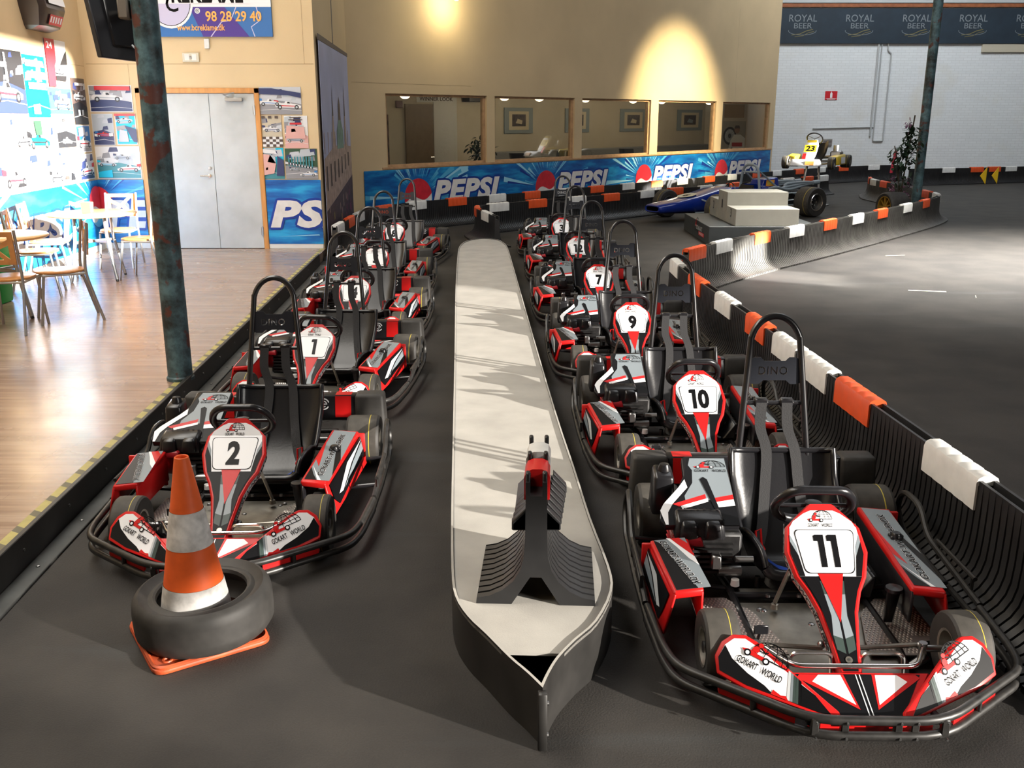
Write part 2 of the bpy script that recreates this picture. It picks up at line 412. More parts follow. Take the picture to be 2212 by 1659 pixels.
def wing(par):
    mb = MB()
    # centre panel
    C = [V((-.235, -.165, .14)), V((-.10, -.345, .08)), V((.10, -.345, .08)), V((.235, -.165, .14))]
    mb.hexa([p-V((0, 0, .02)) for p in C]+C, RED, .004)
    fr = Fr((0, -.345, .0805), (1, 0, 0), C[0]-C[1]-V((C[0].x-C[1].x, 0, 0))); h = .19
    w = lambda b: .095+.125*b/h
    mb.p2(fr, [(-w(.01)+.01, .012), (w(.01)-.01, .012), (w(h)-.02, h-.01), (-w(h)+.02, h-.01)], BLK, 1)
    for s in (-1, 1):
        o = lambda pts: [(s*a, b) for a, b in (pts if s > 0 else pts[::-1])]
        mb.p2(fr, o([(.028, .045), (.195, .165), (.185, h-.012), (.045, h-.012)]), RED, 2)
        mb.p2(fr, o([(.036, .062), (.150, .15), (.125, h-.014), (.055, h-.014)]), WHT, 3)
        mb.r2(fr, s*.006-.0018, .012, s*.006+.0018, h-.012, LGR, 3)
    for s in (-1, 1):
        u = V((.33*s, .17, .055)); v = V((-.25*s, .6, .75))
        f = Fr(V((.095*s, -.352, .078)), u, v, .0007*s)
        out = [(0, 0), (.30, -.012), (.40, .0), (.425, .05), (.42, .1), (.395, .135), (.355, .148), (.31, .14), (.22, .105), (.1, .06), (.02, .03)]
        top = [f.at(a, b, 0) for a, b in out]; d = -f.n*s*.022
        mb.prism(top, d, RED, .005, 2)
        ins = lambda pts: pts if s > 0 else pts[::-1]
        mb.p2(f, ins([(.03, .008), (.30, .0), (.395, .012), (.412, .05), (.405, .095), (.385, .124), (.352, .136), (.31, .126), (.22, .092), (.1, .05)]), WHT, 1)
        mb.p2(f, ins([(.03, .008), (.13, .0045), (.15, .066), (.1, .05)]), BLK, 2)
        for i, m in enumerate((BLK, DGN, DGN, GRY, LGR)):
            x = .13+i*.009; mb.p2(f, ins([(x, .0045), (x+.009, .004), (x+.03, .077+.0036*i), (x+.02, .074+.0036*i)]), m, 2)
        mb.p2(f, ins([(.215, .003), (.30, .0), (.395, .012), (.412, .05), (.404, .094), (.37, .062), (.31, .036), (.25, .020)]), BLK, 2)
        mb.p2(f, ins([(.17, .003), (.225, .003), (.222, .018), (.195, .010), (.18, .014)]), RED, 3)
        if s > 0: club_logo(mb, Sub(f, .205, .056, .15, .12), 3)
        else:
            g = Fr(f.o, -f.u, f.v, .0007); club_logo(mb, Sub(g, -.355, .078, .15, -.12), 3)
    mb.box((-.19, -.33, .035), (.19, -.31, .075), RED, .005)
    return mb.build('front_wing', par, ang=35)

def seat(par):
    cx = .045; path = catmull([(0, .505, .135), (0, .53, .12), (0, .60, .085), (0, .72, .06), (0, .83, .09), (0, .92, .19), (0, .99, .32), (0, 1.05, .46)], 4)
    n = len(path); rows = []
    for i, p in enumerate(path):
        t = i/(n-1); hw = .165+.055*min(1, t*1.5); side = .035+.13*math.sin(min(1, t*1.15)*PI)**.8 if t > .02 else .02
        side = max(.03, side); tg = (path[min(n-1, i+1)]-path[max(0, i-1)]).normalized(); nn = V((0, -tg.z, tg.y))
        row = []
        for k in range(13):
            a = -1+2*k/12; x = hw*(math.sin(a*PI/2*.98) if abs(a) < .72 else math.copysign(.905+.095*(abs(a)-.72)/.28, a)); lift = side*max(0, (abs(a)-.45)/.55)**1.7
            row.append(V((cx+x, 0, 0))+p+nn*lift)
        rows.append(row)
    back = []
    mb = MB(); mb.grid(rows, SHELL)
    off = [[p+V((0, .012, -.006)) for p in r] for r in rows]
    mb.grid([r[::-1] for r in off], SHELL)
    rim = [r[0] for r in rows]+rows[-1][1:-1]+[r[-1] for r in rows[::-1]]
    mb.tube(rim, .013, SHELL, 8); mb.tube(rows[0], .024, SHELL, 10); mb.grid([[p+V((0, -.01, 0)) for p in rows[0]], [p+V((0, .02, -.07)) for p in rows[0]]], SHELL)
    for x, y in ((cx-.17, .62), (cx+.17, .62), (cx-.19, .9), (cx+.19, .9)): mb.cyl((x, y, .03), (x, y, .075), .012, STEEL, 10)
    return mb.build('seat', par, ang=60)

def roll_hoop(par):
    cx = .015; mb = MB()
    pts = []
    for s in (1, -1):
        leg = [V((cx+s*.150, 1.03, .10)), V((cx+s*.148, 1.055, .44)), V((cx+s*.108, 1.135, .90))]
        if s > 0: pts += leg
        else: right = leg[::-1]
    arc = [V((cx+.108*math.cos(PI*k/12), 1.135+.03*math.sin(PI*k/12), .90+.13*math.sin(PI*k/12))) for k in range(1, 12)]
    mb.tube(pts[:1]+catmull(pts[1:]+arc+right[:2], 3)+right[2:], .0145, TUBE, 10)
    o = mb.build('roll_hoop', par)
    b = MB(); b.cyl((cx-.128, 1.10, .66), (cx+.128, 1.10, .66), .010, TUBE, 10)
    for s in (-.055, .055): b.box((cx+s-.03, 1.085, .645), (cx+s+.03, 1.115, .682), SHELL, .006)
    b.build('belt_bar', o)
    # cut-out name plate (letters are real holes)
    pl = MB(); w, h = .112, .058
    top = [(-w, h*.75), (-w*.8, h), (-w*.55, h), (-w*.4, h*.72), (w*.4, h*.72), (w*.55, h), (w*.8, h), (w, h*.75)]
    bot = [(a*1.09, -b) for a, b in top[::-1]]
    pl.prism([(a, 0, b) for a, b in top+bot], (0, .006, 0), M('dark blue black steel', (.011, .013, .02), .4))
    po = pl.build('name_plate', o, smooth=False)
    po.location = (cx, 1.115, .80); po.rotation_euler = (math.radians(-8), 0, 0)
    cut = MB(); fr = Fr((0, -.02, 0), (1, 0, 0), (0, 0, 1))
    vs, fs, asp = text_polys('DINO', .018, 0, 1.12)
    W, H2 = .125, .036; cf = [fr.at(-.07+x*W, -.018+y*H2, 0) for x, y in vs]
    bmm = bmesh.new(); vv = [bmm.verts.new(c) for c in cf]
    for f in fs:
        try: bmm.faces.new([vv[k] for k in f])
        except ValueError: pass
    bmesh.ops.remove_doubles(bmm, verts=bmm.verts, dist=1e-5)
    r = bmesh.ops.extrude_face_region(bmm, geom=bmm.faces[:])
    for e in r['geom']:
        if isinstance(e, bmesh.types.BMVert): e.co.y += .05
    bmesh.ops.recalc_face_normals(bmm, faces=bmm.faces)
    me = bpy.data.meshes.new('c'); bmm.to_mesh(me); bmm.free(); co = bpy.data.objects.new('c', me); COL.objects.link(co)
    co.location = po.location; co.rotation_euler = po.rotation_euler; co.parent = o
    md = po.modifiers.new('cut', 'BOOLEAN'); md.object = co; md.operation = 'DIFFERENCE'; md.solver = 'EXACT'
    bpy.context.view_layer.update()
    nm = bpy.data.meshes.new_from_object(po.evaluated_get(bpy.context.evaluated_depsgraph_get()))
    po.modifiers.clear()
    if len(nm.polygons) > 20: po.data = nm
    po.data.name = 'name_plate'
    bpy.data.objects.remove(co)
    return o

def make_kart():
    K = thing('go_kart', 'x', 'go-kart')
    f = MB()
    for s in (-1, 1):
        f.tube(rounded([(s*.17, -.15, .055), (s*.25, .05, .055), (s*.25, .6, .055), (s*.30, .8, .055), (s*.30, 1.2, .075)], .1), .015, TUBE)
        f.tube([(s*.25, .0, .06), (s*.30, 0, .10)], .016, TUBE)
        f.box((s*.30-.03, 1.07, .06), (s*.30+.03, 1.13, .17), TUBE, .005)
        f.cyl((s*.28, 0, .085), (s*.28, 0, .15), .014, STEEL, 10); f.cyl((s*.28, 0, .128), (s*.36, 0, .128), .012, STEEL, 10)
        for y in (.55, .95): f.tube([(s*.27, y, .06), (s*.60, y, .09)], .010, TUBE)
        f.tube([(s*.20, -.12, .06), (s*.20, -.36, .09)], .011, TUBE)
    for y in (-.14, .5, .78, 1.2): f.cyl((-.26, y, .055), (.26, y, .055), .014, TUBE, 8)
    for x, y in ((-.12, .47), (.0, .47), (.14, .47), (-.18, .36), (.18, .36)): f.lathe([(0, .012), (.009, .010), (.011, 0)], STEEL, 10, 'z', (x, y, .066))
    f.build('chassis_frame', K)
    t = MB(); t.prism([(-.2, -.12, .038), (.2, -.12, .038), (.24, .05, .038), (.24, .46, .038), (-.24, .46, .038), (-.24, .05, .038)], (0, 0, .006), ALU)
    for x, y in ((-.15, .4), (.15, .4), (0, .3), (-.2, .1), (.2, .1)): t.lathe([(0, .006), (.01, .004), (.012, 0)], STEEL, 10, 'z', (x, y, .044))
    t.box((-.22, .49, .05), (.22, .545, .062), ALU, .003)
    t.build('floor_tray', K)
    tm = M('tread metal', (.36, .33, .31), .42, .6); tg = M('tread stud', (.72, .68, .64), .35, .6)
    for s in (-1, 1):
        p = MB(); FP = [(.14, .07), (.15, .16), (.20, .36), (.29, .47), (.42, .47), (.42, .18), (.36, .16), (.33, .07)]; p.prism([(s*x, y, .055) for x, y in FP], (0, 0, .005), tm)
        for i in range(20):
            for j in range(26):
                x = .150+.014*i+(.007 if j % 2 else 0); y = .085+.0148*j
                if x < .41 and (y > .20 or x < .325) and (x > .155+.24*(y-.16) and x > .21+.85*(y-.37)): p.hexa([(s*x-.003, y-.0058, .0601), (s*x+.003, y-.0058, .0601), (s*x+.003, y+.0058, .0601), (s*x-.003, y+.0058, .0601), (s*x-.0018, y-.004, .0625), (s*x+.0018, y-.004, .0625), (s*x+.0018, y+.004, .0625), (s*x-.0018, y+.004, .0625)], tg)
        p.build('foot_plate', K)
    fb = MB()
    for z, r in ((.115, .0145), (.062, .0145)):
        fb.tube(rounded([(-.61, .30, z), (-.59, .02, z), (-.56, -.10, z), (-.20, -.385, z), (.20, -.385, z), (.56, -.10, z), (.59, .02, z), (.61, .30, z)], .10), r, SCUFF, 10)
    for x in (-.10, .06, .11, -.19, .2):
        fb.box((x-.012, -.385, .06), (x+.012, -.365, .118), SCUFF, .003); fb.cyl((x, -.404, .062), (x, -.396, .062), .004, STEEL, 8); fb.cyl((x, -.404, .115), (x, -.396, .115), .004, STEEL, 8)
    for s in (-1, 1): fb.tube([(s*.35, -.268, .065), (s*.35, -.268, .115)], .01, SCUFF); fb.hexa([(s*.24, -.345, .075), (s*.44, -.19, .075), (s*.44, -.17, .075), (s*.24, -.325, .075), (s*.24, -.345, .1), (s*.44, -.19, .1), (s*.44, -.17, .1), (s*.24, -.325, .1)], RED)
    fb.build('front_bumper', K)
    for s in (-1, 1):
        sb = MB(); X = .615*s
        sb.tube(rounded([(X*.99, .30, .062), (X, .6, .062), (X, 1.02, .08), (X*.99, 1.12, .17), (X*.98, 1.06, .275), (X, .90, .27), (X, .80, .17), (X, .31, .12)], .06), .013, SCUFF, 8)
        sb.tube([(X*1.01, .38, .19), (X*1.01, .72, .19)], .009, SCUFF); sb.tube([(X*1.01, .40, .12), (X*1.01, .40, .19)], .007, SCUFF); sb.tube([(X*1.01, .70, .12), (X*1.01, .70, .19)], .007, SCUFF)
        sb.build('side_bumper', K)
    rb = MB()
    rb.hexa([(-.44, 1.27, .20), (.44, 1.27, .20), (.44, 1.38, .16), (-.44, 1.38, .16), (-.44, 1.30, .335), (.44, 1.30, .335), (.44, 1.38, .335), (-.44, 1.38, .335)], SHELL, .01, 2)
    for s in (-1, 1): rb.hexa([(s*.39, 1.26, .09), (s*.57, 1.26, .09), (s*.57, 1.40, .09), (s*.39, 1.40, .09), (s*.40, 1.27, .345), (s*.56, 1.27, .345), (s*.56, 1.39, .345), (s*.40, 1.39, .345)], RUB, .018, 2)
    rb.cyl((-.3, 1.25, .14), (.3, 1.25, .14), .013, SCUFF)
    ff = Fr((0, 1.27-.0015, .20), (1, 0, 0), (0, .03, .135)); ft = Fr((0, 1.30, .3355), (1, 0, 0), (0, 1, 0))
    for s in (-1, 1):
        rb.r2(ff, s*.33-.045, .015, s*.33+.045, .135, RED, 1); rb.r2(ft, s*.33-.045, 0.005, s*.33+.045, .075, RED, 1)
        for fr, b in ((ff, .09), ):
            rb.arc2(fr, s*.22, b, .03, .03, .3, 2*PI-.5, .007, WHT, 2, 14); rb.arc2(fr, s*.22, b, .016, .016, .0, 2*PI-.9, .006, WHT, 2, 12); rb.r2(fr, s*.22, b-.003, s*.22+.02, b+.003, WHT, 2)
    rb.build('rear_bumper', K, ang=50)
    wing(K)
    fo, F1, h = fairing(K)
    for s in (-1, 1):
        wheel(K, s*.41, 0, .128, .115, .066)
        wheel(K, s*.47, 1.1, .138, .18, .066)
    ax = MB(); ax.cyl((-.4, 1.1, .138), (.4, 1.1, .138), .018, STEEL); ax.lathe([(.085, -.012), (.085, .012), (.02, .012), (.02, -.012)], STEEL, 20, 'x', (-.24, 1.1, .138), True); ax.build('rear_axle', K)
    pod(K, [(-.575, .55, .265), (-.425, .55, .275), (-.432, .165, .258), (-.540, .15, .25)], 'side_pod', False)
    pod(K, [(.475, .87, .265), (.335, .87, .275), (.300, .18, .258), (.418, .165, .25)], 'side_pod', True)
    seat(K); roll_hoop(K)
    # steering
    c = V((0, .405, .475)); n = V((0, .80, .60)).normalized(); uu = V((1, 0, 0)); vv = n.cross(uu); vv = vv if vv.z > 0 else -vv
    ring = []
    for a, b in ((.085, .105), (.125, .06), (.142, 0), (.125, -.06), (.075, -.10), (-.075, -.10), (-.125, -.06), (-.142, 0), (-.125, .06), (-.085, .105)): ring.append(c+uu*a+vv*b)
    w = MB(); w.tube(rounded(ring, .06, 4, True), .0175, SHELL, 10, closed=True)
    for a, b in ((-.12, 0), (.12, 0), (0, -.095)): w.tube([c, c+uu*a+vv*b], .009, SHELL)
    w.lathe([(0, .015), (.03, .012), (.03, -.01)], SHELL, 14, 'z', c); w.build('steering_wheel', K, ang=60)
    s_ = MB(); s_.cyl((0, .03, .09), c, .012, ALU, 10); s_.lathe([(.02, -.015), (.02, .015)], STEEL, 12, 'z', (0, .03, .09)); s_.build('steering_column', K)
    for s in (-1, 1):
        b = MB(); b.tube([(s*.03, .345, .40), (s*.115, .39, .085)], .0085, ALU, 8); b.lathe([(0, .012), (.014, .008), (.016, -.01)], ALU, 10, 'z', (s*.115, .39, .07)); b.build('column_strut', K)
        b = MB(); b.cyl((s*.29, .045, .115), (s*.045, .035, .105), .0085, ALU, 8)
        for x in (.29, .045): b.ball((s*x, .045, .112), .015, STEEL, 2)
        b.build('tie_rod', K)
    nb = MB()
    nb.tube(rounded([(-.285, .0, .10), (-.27, -.02, .15), (-.20, -.155, .155), (.20, -.155, .155), (.27, -.02, .15), (.285, .0, .10)], .04), .0085, CHR, 10)
    nb.tube(rounded([(-.19, -.07, .08), (-.185, -.075, .155), (-.05, -.075, .155), (-.045, -.075, .08)], .03), .0075, CHR, 8)
    nb.tube(rounded([(.19, -.07, .08), (.185, -.075, .155), (.05, -.075, .155), (.045, -.075, .08)], .03), .0075, CHR, 8)
    tag(nb.build('nose_guard_bar', K), 'chrome guard bar')
    pd = MB(); pd.hexa([(.255, .27, .07), (.285, .27, .07), (.285, .285, .07), (.255, .285, .07), (.245, .25, .21), (.295, .25, .21), (.295, .262, .215), (.245, .262, .215)], SHELL, .003); pd.lathe([(0, .008), (.03, .006), (.032, -.006), (0, -.01)], SHELL, 14, 'z', (.27, .255, .215)); pd.build('brake_pedal', K)
    pd = MB(); pd.tube([(-.25, .12, .06), (-.25, .07, .15)], .006, SHELL); pd.box((-.275, .06, .14), (-.225, .068, .175), SHELL, .003); pd.build('throttle_pedal', K)
    bx = MB(); bx.hexa([(.20, .45, .07), (.27, .45, .07), (.275, .86, .07), (.20, .86, .07), (.265, .45, .16), (.285, .45, .16), (.30, .86, .16), (.28, .86, .16)], SHELL, .006)
    for i in range(5): bx.lathe([(0, .002), (.008, .001)], BLK, 8, 'z', (.283, .5+.06*i, .161))
    bx.build('tank_guard', K)
    for i, s in enumerate((-1, 1)):
        sx = .015+s*.055
        q = catmull([(sx, 1.083, .665), (sx+.004*s, 1.06, .56), (.045+s*.062, 1.035, .46), (.045+s*.075, .965, .30), (.045+s*.10, .87, .16), (.045+s*.13, .80, .115)], 5)
        b = MB(); b.ribbon(q, .046, (1, 0, 0), BELT, .003); bo = b.build('seat_belt', K)
        b = MB(); p = V((.045+s*.135, .76, .13)); b.box(p-V((.022, .02, .012)), p+V((.022, .02, .012)), RED, .005); b.tube([p+V((-.012, 0, .01)), p+V((-.014, .02, .07)), p+V((.008, .03, .075)), p+V((.012, .01, .01))], .005, RED, 6); tag(b.build('buckle', bo), 'red buckle tab')
        b = MB(); b.ribbon([(.045+s*.11, .76, .09), (.045+s*.07, .70, .078), (.045+s*.02, .66, .078)], .035, (0, 1, 0), BLUE, .003); tag(b.build('lap_strap', bo), 'blue lap strap')
    # engine on the left
    e = MB(); ENG = M('cast engine grey', (.035, .035, .036), .45, .6, var=.4, vscale=25)
    e.box((-.42, .60, .09), (-.20, .90, .27), ENG, .012)
    for i in range(6): e.box((-.40, .575, .11+.022*i), (-.24, .60, .121+.022*i), ENG)
    e.cyl((-.30, .56, .13), (-.21, .56, .13), .022, STEEL, 12); e.cyl((-.24, .54, .19), (-.17, .54, .19), .013, STEEL, 10)
    e.lathe([(0, .006), (.016, .005), (.018, -.02)], CAPW, 14, 'z', (-.235, .535, .10)); e.box((-.33, .54, .14), (-.29, .59, .20), STEEL, .006)
    eng = e.build('engine', K)
    c = MB(); fq = Fr((-.465, .60, .305), (1, 0, 0), (0, .40, .145)); fc = Sub(fq, 0, 0, 1); fc.n = fq.n; fc.at = lambda a, b, l=0: fq.at(a*1.22, b, l); A = .425
    out = [(-.035, .0), (.205, 0), (.215, A*.97), (.205, A), (.075, A), (.06, A*.97), (.055, .30), (.02, .20), (-.04, .10), (-.05, .04)]
    c.prism([fc.at(a, b) for a, b in out], -fc.n*.03, SHELL, .006, 2)
    c.p2(fc, [(-.034, .0), (.206, 0), (.21, A*.97), (.08, A*.97), (.06, .30), (.02, .20), (-.04, .10), (-.048, .03)], BLK, 1)
    c.p2(fc, [(.045, .135), (.207, .155), (.209, A*.96), (.088, A*.96), (.078, A*.85), (.088, .33), (.08, .25), (.045, .17)], GRY, 2)
    c.p2(fc, [(.02, .105), (.115, .155), (.115, .18), (.0, .12)], RED, 3); c.p2(fc, [(.03, .09), (.12, .135), (.12, .155), (.025, .11)], WHT, 3)
    c.p2(fc, [(.135, .13), (.206, .15), (.207, .178), (.135, .155)], RED, 3); c.p2(fc, [(.14, .10), (.206, .112), (.206, .15), (.135, .13)], WHT, 3)
    c.p2(fc, [(-.034, .0), (-.025, .0), (-.02, .07), (.0, .12), (.06, .22), (.055, .27), (.03, .22), (-.03, .12), (-.045, .08)], WHT, 4)
    club_logo(c, Sub(fc, .095, .33, .11), 4)
    c.p2(fc, [(.107, .27), (.120, .285), (.132, .27), (.150, .10), (.160, .03), (.150, .03), (.135, .10)], BLK, 5)
    tag(c.build('engine_cover', eng, ang=30), 'grey and black printed engine cover')
    m = MB(); mq = V((-.045, .07, .035)); m.hexa([V(p)+mq for p in [(-.43, .50, .215), (-.225, .50, .215), (-.225, .62, .215), (-.43, .62, .215), (-.42, .515, .295), (-.235, .515, .295), (-.235, .60, .315), (-.42, .60, .315)]], SHELL, .014, 2)
    for x in (-.41, -.315): m.hexa([V(p)+mq for p in [(x, .485, .225), (x+.075, .485, .225), (x+.075, .52, .225), (x, .52, .225), (x+.008, .495, .285), (x+.067, .495, .285), (x+.067, .54, .300), (x+.008, .54, .300)]], SHELL, .01, 2)
    for i in range(7): m.lathe([(0, .002), (.006, .001)], BLK, 8, 'z', (-.45+.026*i, .66, .349))
    m.build('muffler', eng, ang=50)
    a = MB(); a.hexa([(-.53, .84, .24), (-.43, .84, .24), (-.43, .97, .24), (-.53, .97, .24), (-.52, .85, .41), (-.44, .85, .41), (-.44, .96, .43), (-.52, .96, .43)], SHELL, .014, 2); a.lathe([(0, .03), (.02, .028), (.026, .012), (.028, 0)], SHELL, 14, 'z', (-.475, .91, .418)); a.build('air_filter', eng, ang=50)
    r = MB(); r.lathe([(0, -.055), (.05, -.055), (.08, -.03), (.085, .01), (.085, .03)], DRED, 20, 'x', (-.425, .66, .20))
    for k in range(7):
        zz = .14+.02*k; hw = math.sqrt(max(0, .085**2-(zz-.20)**2)); r.cyl((-.462-.015*(hw/.085), .66-hw, zz), (-.462-.015*(hw/.085), .66+hw, zz), .004, DRED, 6)
    r.hexa([(-.45, .56, .235), (-.36, .54, .235), (-.36, .60, .235), (-.45, .62, .235), (-.44, .565, .27), (-.37, .55, .27), (-.37, .59, .27), (-.44, .61, .27)], DRED, .01, 2)
    tag(r.build('recoil_starter', eng), 'dark red recoil starter')
    return K, fo, F1, h
KART, FAIR, NF, NH = make_kart()
# number, x, y of the front axle, heading
SPOTS = [
 (11, 1.105, 2.845, -0.013, 'red go-kart with number 11, nearest in the right-hand row beside the platform tip'),
 (10, 1.02, 4.72, 0.02, 'red go-kart with number 10, parked directly behind kart 11'),
 (9, 0.9, 6.73, 0, 'red go-kart with number 9, third in the right-hand row'),
 (7, 0.825, 8.66, 0.02, 'red go-kart with number 7, fourth in the right-hand row'),
 (12, 0.775, 10.9, 0, 'red go-kart with number 12, fifth in the right-hand row'),
 (3, 0.68, 13.03, -0.04, 'red go-kart with number 3, farthest in the right-hand row'),
 (2, -1.262, 3.86, 0.02, 'red go-kart with number 2, nearest in the left-hand row behind the traffic cone'),
 (1, -1.335, 5.94, -0.06, 'red go-kart with number 1, second in the left-hand row beside the blue column'),
 (4, -1.378, 7.98, -0.005, 'red go-kart with number 4, third in the left-hand row'),
 (5, -1.465, 10.03, 0.035, 'red go-kart with number 5, fourth in the left-hand row'),
 (8, -1.575, 12.38, -0.08, 'red go-kart with number 8, farthest in the left-hand row by the church banner'),
]
for i, (num, x, y, rz, lab) in enumerate(SPOTS):
    k = KART if i == 0 else dup(KART, (x, y, 0), rz, lab)
    k.location = (x, y, 0); k.rotation_euler = (0, 0, rz); k['label'] = lab
    k['group'] = 'rental karts parked in two rows'
    par = FAIR if i == 0 else [c for c in bpy.data.objects if c.parent is k and c.name.startswith('front_fairing')][0]
    if i == 0: first = (num, par)
    else: [d.build('race_number', par) for d in race_number(num, NF, NH)]
for d in race_number(first[0], NF, NH): d.build('race_number', first[1])
# ------------------------------------------------------------------ the hall
def nodes(name, rough):
    m = bpy.data.materials.new(name); m.use_nodes = True; nt = m.node_tree; b = nt.nodes['Principled BSDF']; b.inputs['Roughness'].default_value = rough
    tc = nt.nodes.new('ShaderNodeTexCoord')
    def N(t, **k):
        n = nt.nodes.new('ShaderNode'+t)
        for a, v in k.items(): n.inputs[a.replace('_', ' ')].default_value = v
        return n
    return m, nt, b, tc, N, nt.links.new
def ramp(nt, src, stops):
    r = nt.nodes.new('ShaderNodeValToRGB'); e = r.color_ramp.elements
    while len(e) < len(stops): e.new(.5)
    for k, (p, c) in enumerate(stops): e[k].position = p; e[k].color = (*c, 1)
    nt.links.new(src, r.inputs['Fac']); return r.outputs['Color']
def mixc(nt, fac, a, b, mode='MIX'):
    x = nt.nodes.new('ShaderNodeMix'); x.data_type = 'RGBA'; x.blend_type = mode
    for s, v in ((x.inputs[0], fac), (x.inputs[6], a), (x.inputs[7], b)):
        if isinstance(v, (int, float)): s.default_value = v
        elif isinstance(v, tuple): s.default_value = (*v, 1)
        else: nt.links.new(v, s)
    return x.outputs[2]

# asphalt of the track
ASPH, nt, b, tc, N, ln = nodes('track asphalt', .75)
n1 = N('TexNoise', Scale=.55, Detail=6.); n2 = N('TexNoise', Scale=140., Detail=3.); n3 = N('TexNoise', Scale=2.2, Detail=8.)
for n in (n1, n2, n3): ln(tc.outputs['Object'], n.inputs['Vector'])
c1 = ramp(nt, n1.outputs['Fac'], [(.3, (.016, .0137, .012)), (.7, (.029, .025, .0215))])
c2 = mixc(nt, .55, c1, ramp(nt, n2.outputs['Fac'], [(.35, (.25, .25, .25)), (.7, (1, 1, 1))]), 'MULTIPLY')
c3 = mixc(nt, .35, c2, ramp(nt, n3.outputs['Fac'], [(.38, (.011, .010, .009)), (.62, (.047, .042, .036))]))
mp = nt.nodes.new('ShaderNodeMapping'); mp.inputs['Scale'].default_value = (.35, 2.2, 1); ln(tc.outputs['Object'], mp.inputs['Vector'])
n4 = N('TexNoise', Scale=1.4, Detail=4.); ln(mp.outputs['Vector'], n4.inputs['Vector'])
c4 = mixc(nt, ramp(nt, n4.outputs['Fac'], [(.60, (0, 0, 0)), (.75, (.35, .35, .35))]), c3, (.05, .057, .06))
ln(c4, b.inputs['Base Color'])
bp = N('Bump', Strength=.35, Distance=.004); ln(n2.outputs['Fac'], bp.inputs['Height']); ln(bp.outputs['Normal'], b.inputs['Normal'])

# striped laminate
LAM, nt, b, tc, N, ln = nodes('walnut laminate', .22)
mp = nt.nodes.new('ShaderNodeMapping'); mp.inputs['Scale'].default_value = (.55, 9., 1); ln(tc.outputs['Object'], mp.inputs['Vector'])
n1 = N('TexNoise', Scale=2.2, Detail=8., Roughness=.65); ln(mp.outputs['Vector'], n1.inputs['Vector'])
c1 = ramp(nt, n1.outputs['Fac'], [(.25, (.20, .125, .085)), (.5, (.32, .22, .16)), (.75, (.45, .34, .26))])
br = nt.nodes.new('ShaderNodeTexBrick'); br.offset = .37; ln(tc.outputs['Object'], br.inputs['Vector'])
for k, v in (('Scale', 1.), ('Brick Width', 1.2), ('Row Height', .066), ('Mortar Size', .0012), ('Color1', (.86, .85, .84, 1)), ('Color2', (1., .98, .97, 1)), ('Mortar', (.5, .46, .44, 1))): br.inputs[k].default_value = v
ln(mixc(nt, .8, c1, br.outputs['Color'], 'MULTIPLY'), b.inputs['Base Color'])
n5 = N('TexNoise', Scale=3., Detail=3.); ln(tc.outputs['Object'], n5.inputs['Vector'])
rr = nt.nodes.new('ShaderNodeMapRange'); rr.inputs[3].default_value = .16; rr.inputs[4].default_value = .34; ln(n5.outputs['Fac'], rr.inputs[0]); ln(rr.outputs[0], b.inputs['Roughness'])

BEIGE = M('beige painted board', (.61, .465, .275), .75, var=.06, vscale=1.2, bump=.05, bscale=40)
WOOD = M('oak trim', (.48, .215, .06), .45, var=.25, vscale=14, stretch=(1, 1, .15))
PINE = M('raw pine', (.45, .27, .14), .6, var=.2, vscale=10)
SKIRT = M('white skirting', (.75, .74, .7), .5)
BRICK, nt, b, tc, N, ln = nodes('white painted brick', .7)
mp = nt.nodes.new('ShaderNodeMapping'); mp.inputs['Rotation'].default_value = (-PI/2, 0, 0); ln(tc.outputs['Object'], mp.inputs['Vector'])
br = nt.nodes.new('ShaderNodeTexBrick'); ln(mp.outputs['Vector'], br.inputs['Vector'])
for k, v in (('Scale', 1.), ('Brick Width', .24), ('Row Height', .077), ('Mortar Size', .006), ('Color1', (.70, .73, .75, 1)), ('Color2', (.74, .77, .79, 1)), ('Mortar', (.62, .64, .65, 1))): br.inputs[k].default_value = v
n1 = N('TexNoise', Scale=.7, Detail=5.); ln(tc.outputs['Object'], n1.inputs['Vector'])
ln(mixc(nt, ramp(nt, n1.outputs['Fac'], [(.55, (0, 0, 0)), (.75, (.5, .5, .5))]), br.outputs['Color'], (.62, .58, .47)), b.inputs['Base Color'])
HALL = M('grey hall panel', (.16, .155, .15), .8)

KX = lambda y: -1.915-.0495*y        # edge between laminate and track
DY = 13.09                            # wall with the double door
A = V((-2.41, 16.36)); D = V((.663, .748)).normalized(); NW = V((D.y, -D.x))   # window wall, NW faces the hall
def W(s, z, off=0.): return V((A.x+D.x*s+NW.x*off, A.y+D.y*s+NW.y*off, z))
LA = V((-5.6, 13.09)); LD = V((.067, -.998)).normalized(); LN = V((-LD.y, LD.x))
LEND = 26.
def LW(s, z, off=0.): return V((LA.x+LD.x*s+LN.x*off, LA.y+LD.y*s+LN.y*off, z))
RX, FY, BY, CZ = 18., -13., 30.6, 11.

mb = MB(); mb.add([(-9, FY-.5, 0), (RX+.5, FY-.5, 0), (RX+.5, BY+.5, 0), (-9, BY+.5, 0)], [(0, 1, 2, 3)], ASPH); struct(mb, 'floor', smooth=False)
mb = MB(); mb.hexa([(-9, FY, .002), (KX(FY), FY, .002), (KX(DY), DY, .002), (-9, DY, .002), (-9, FY, .12), (KX(FY), FY, .12), (KX(DY), DY, .12), (-9, DY, .12)], LAM); struct(mb, 'floor_laminate', smooth=False)

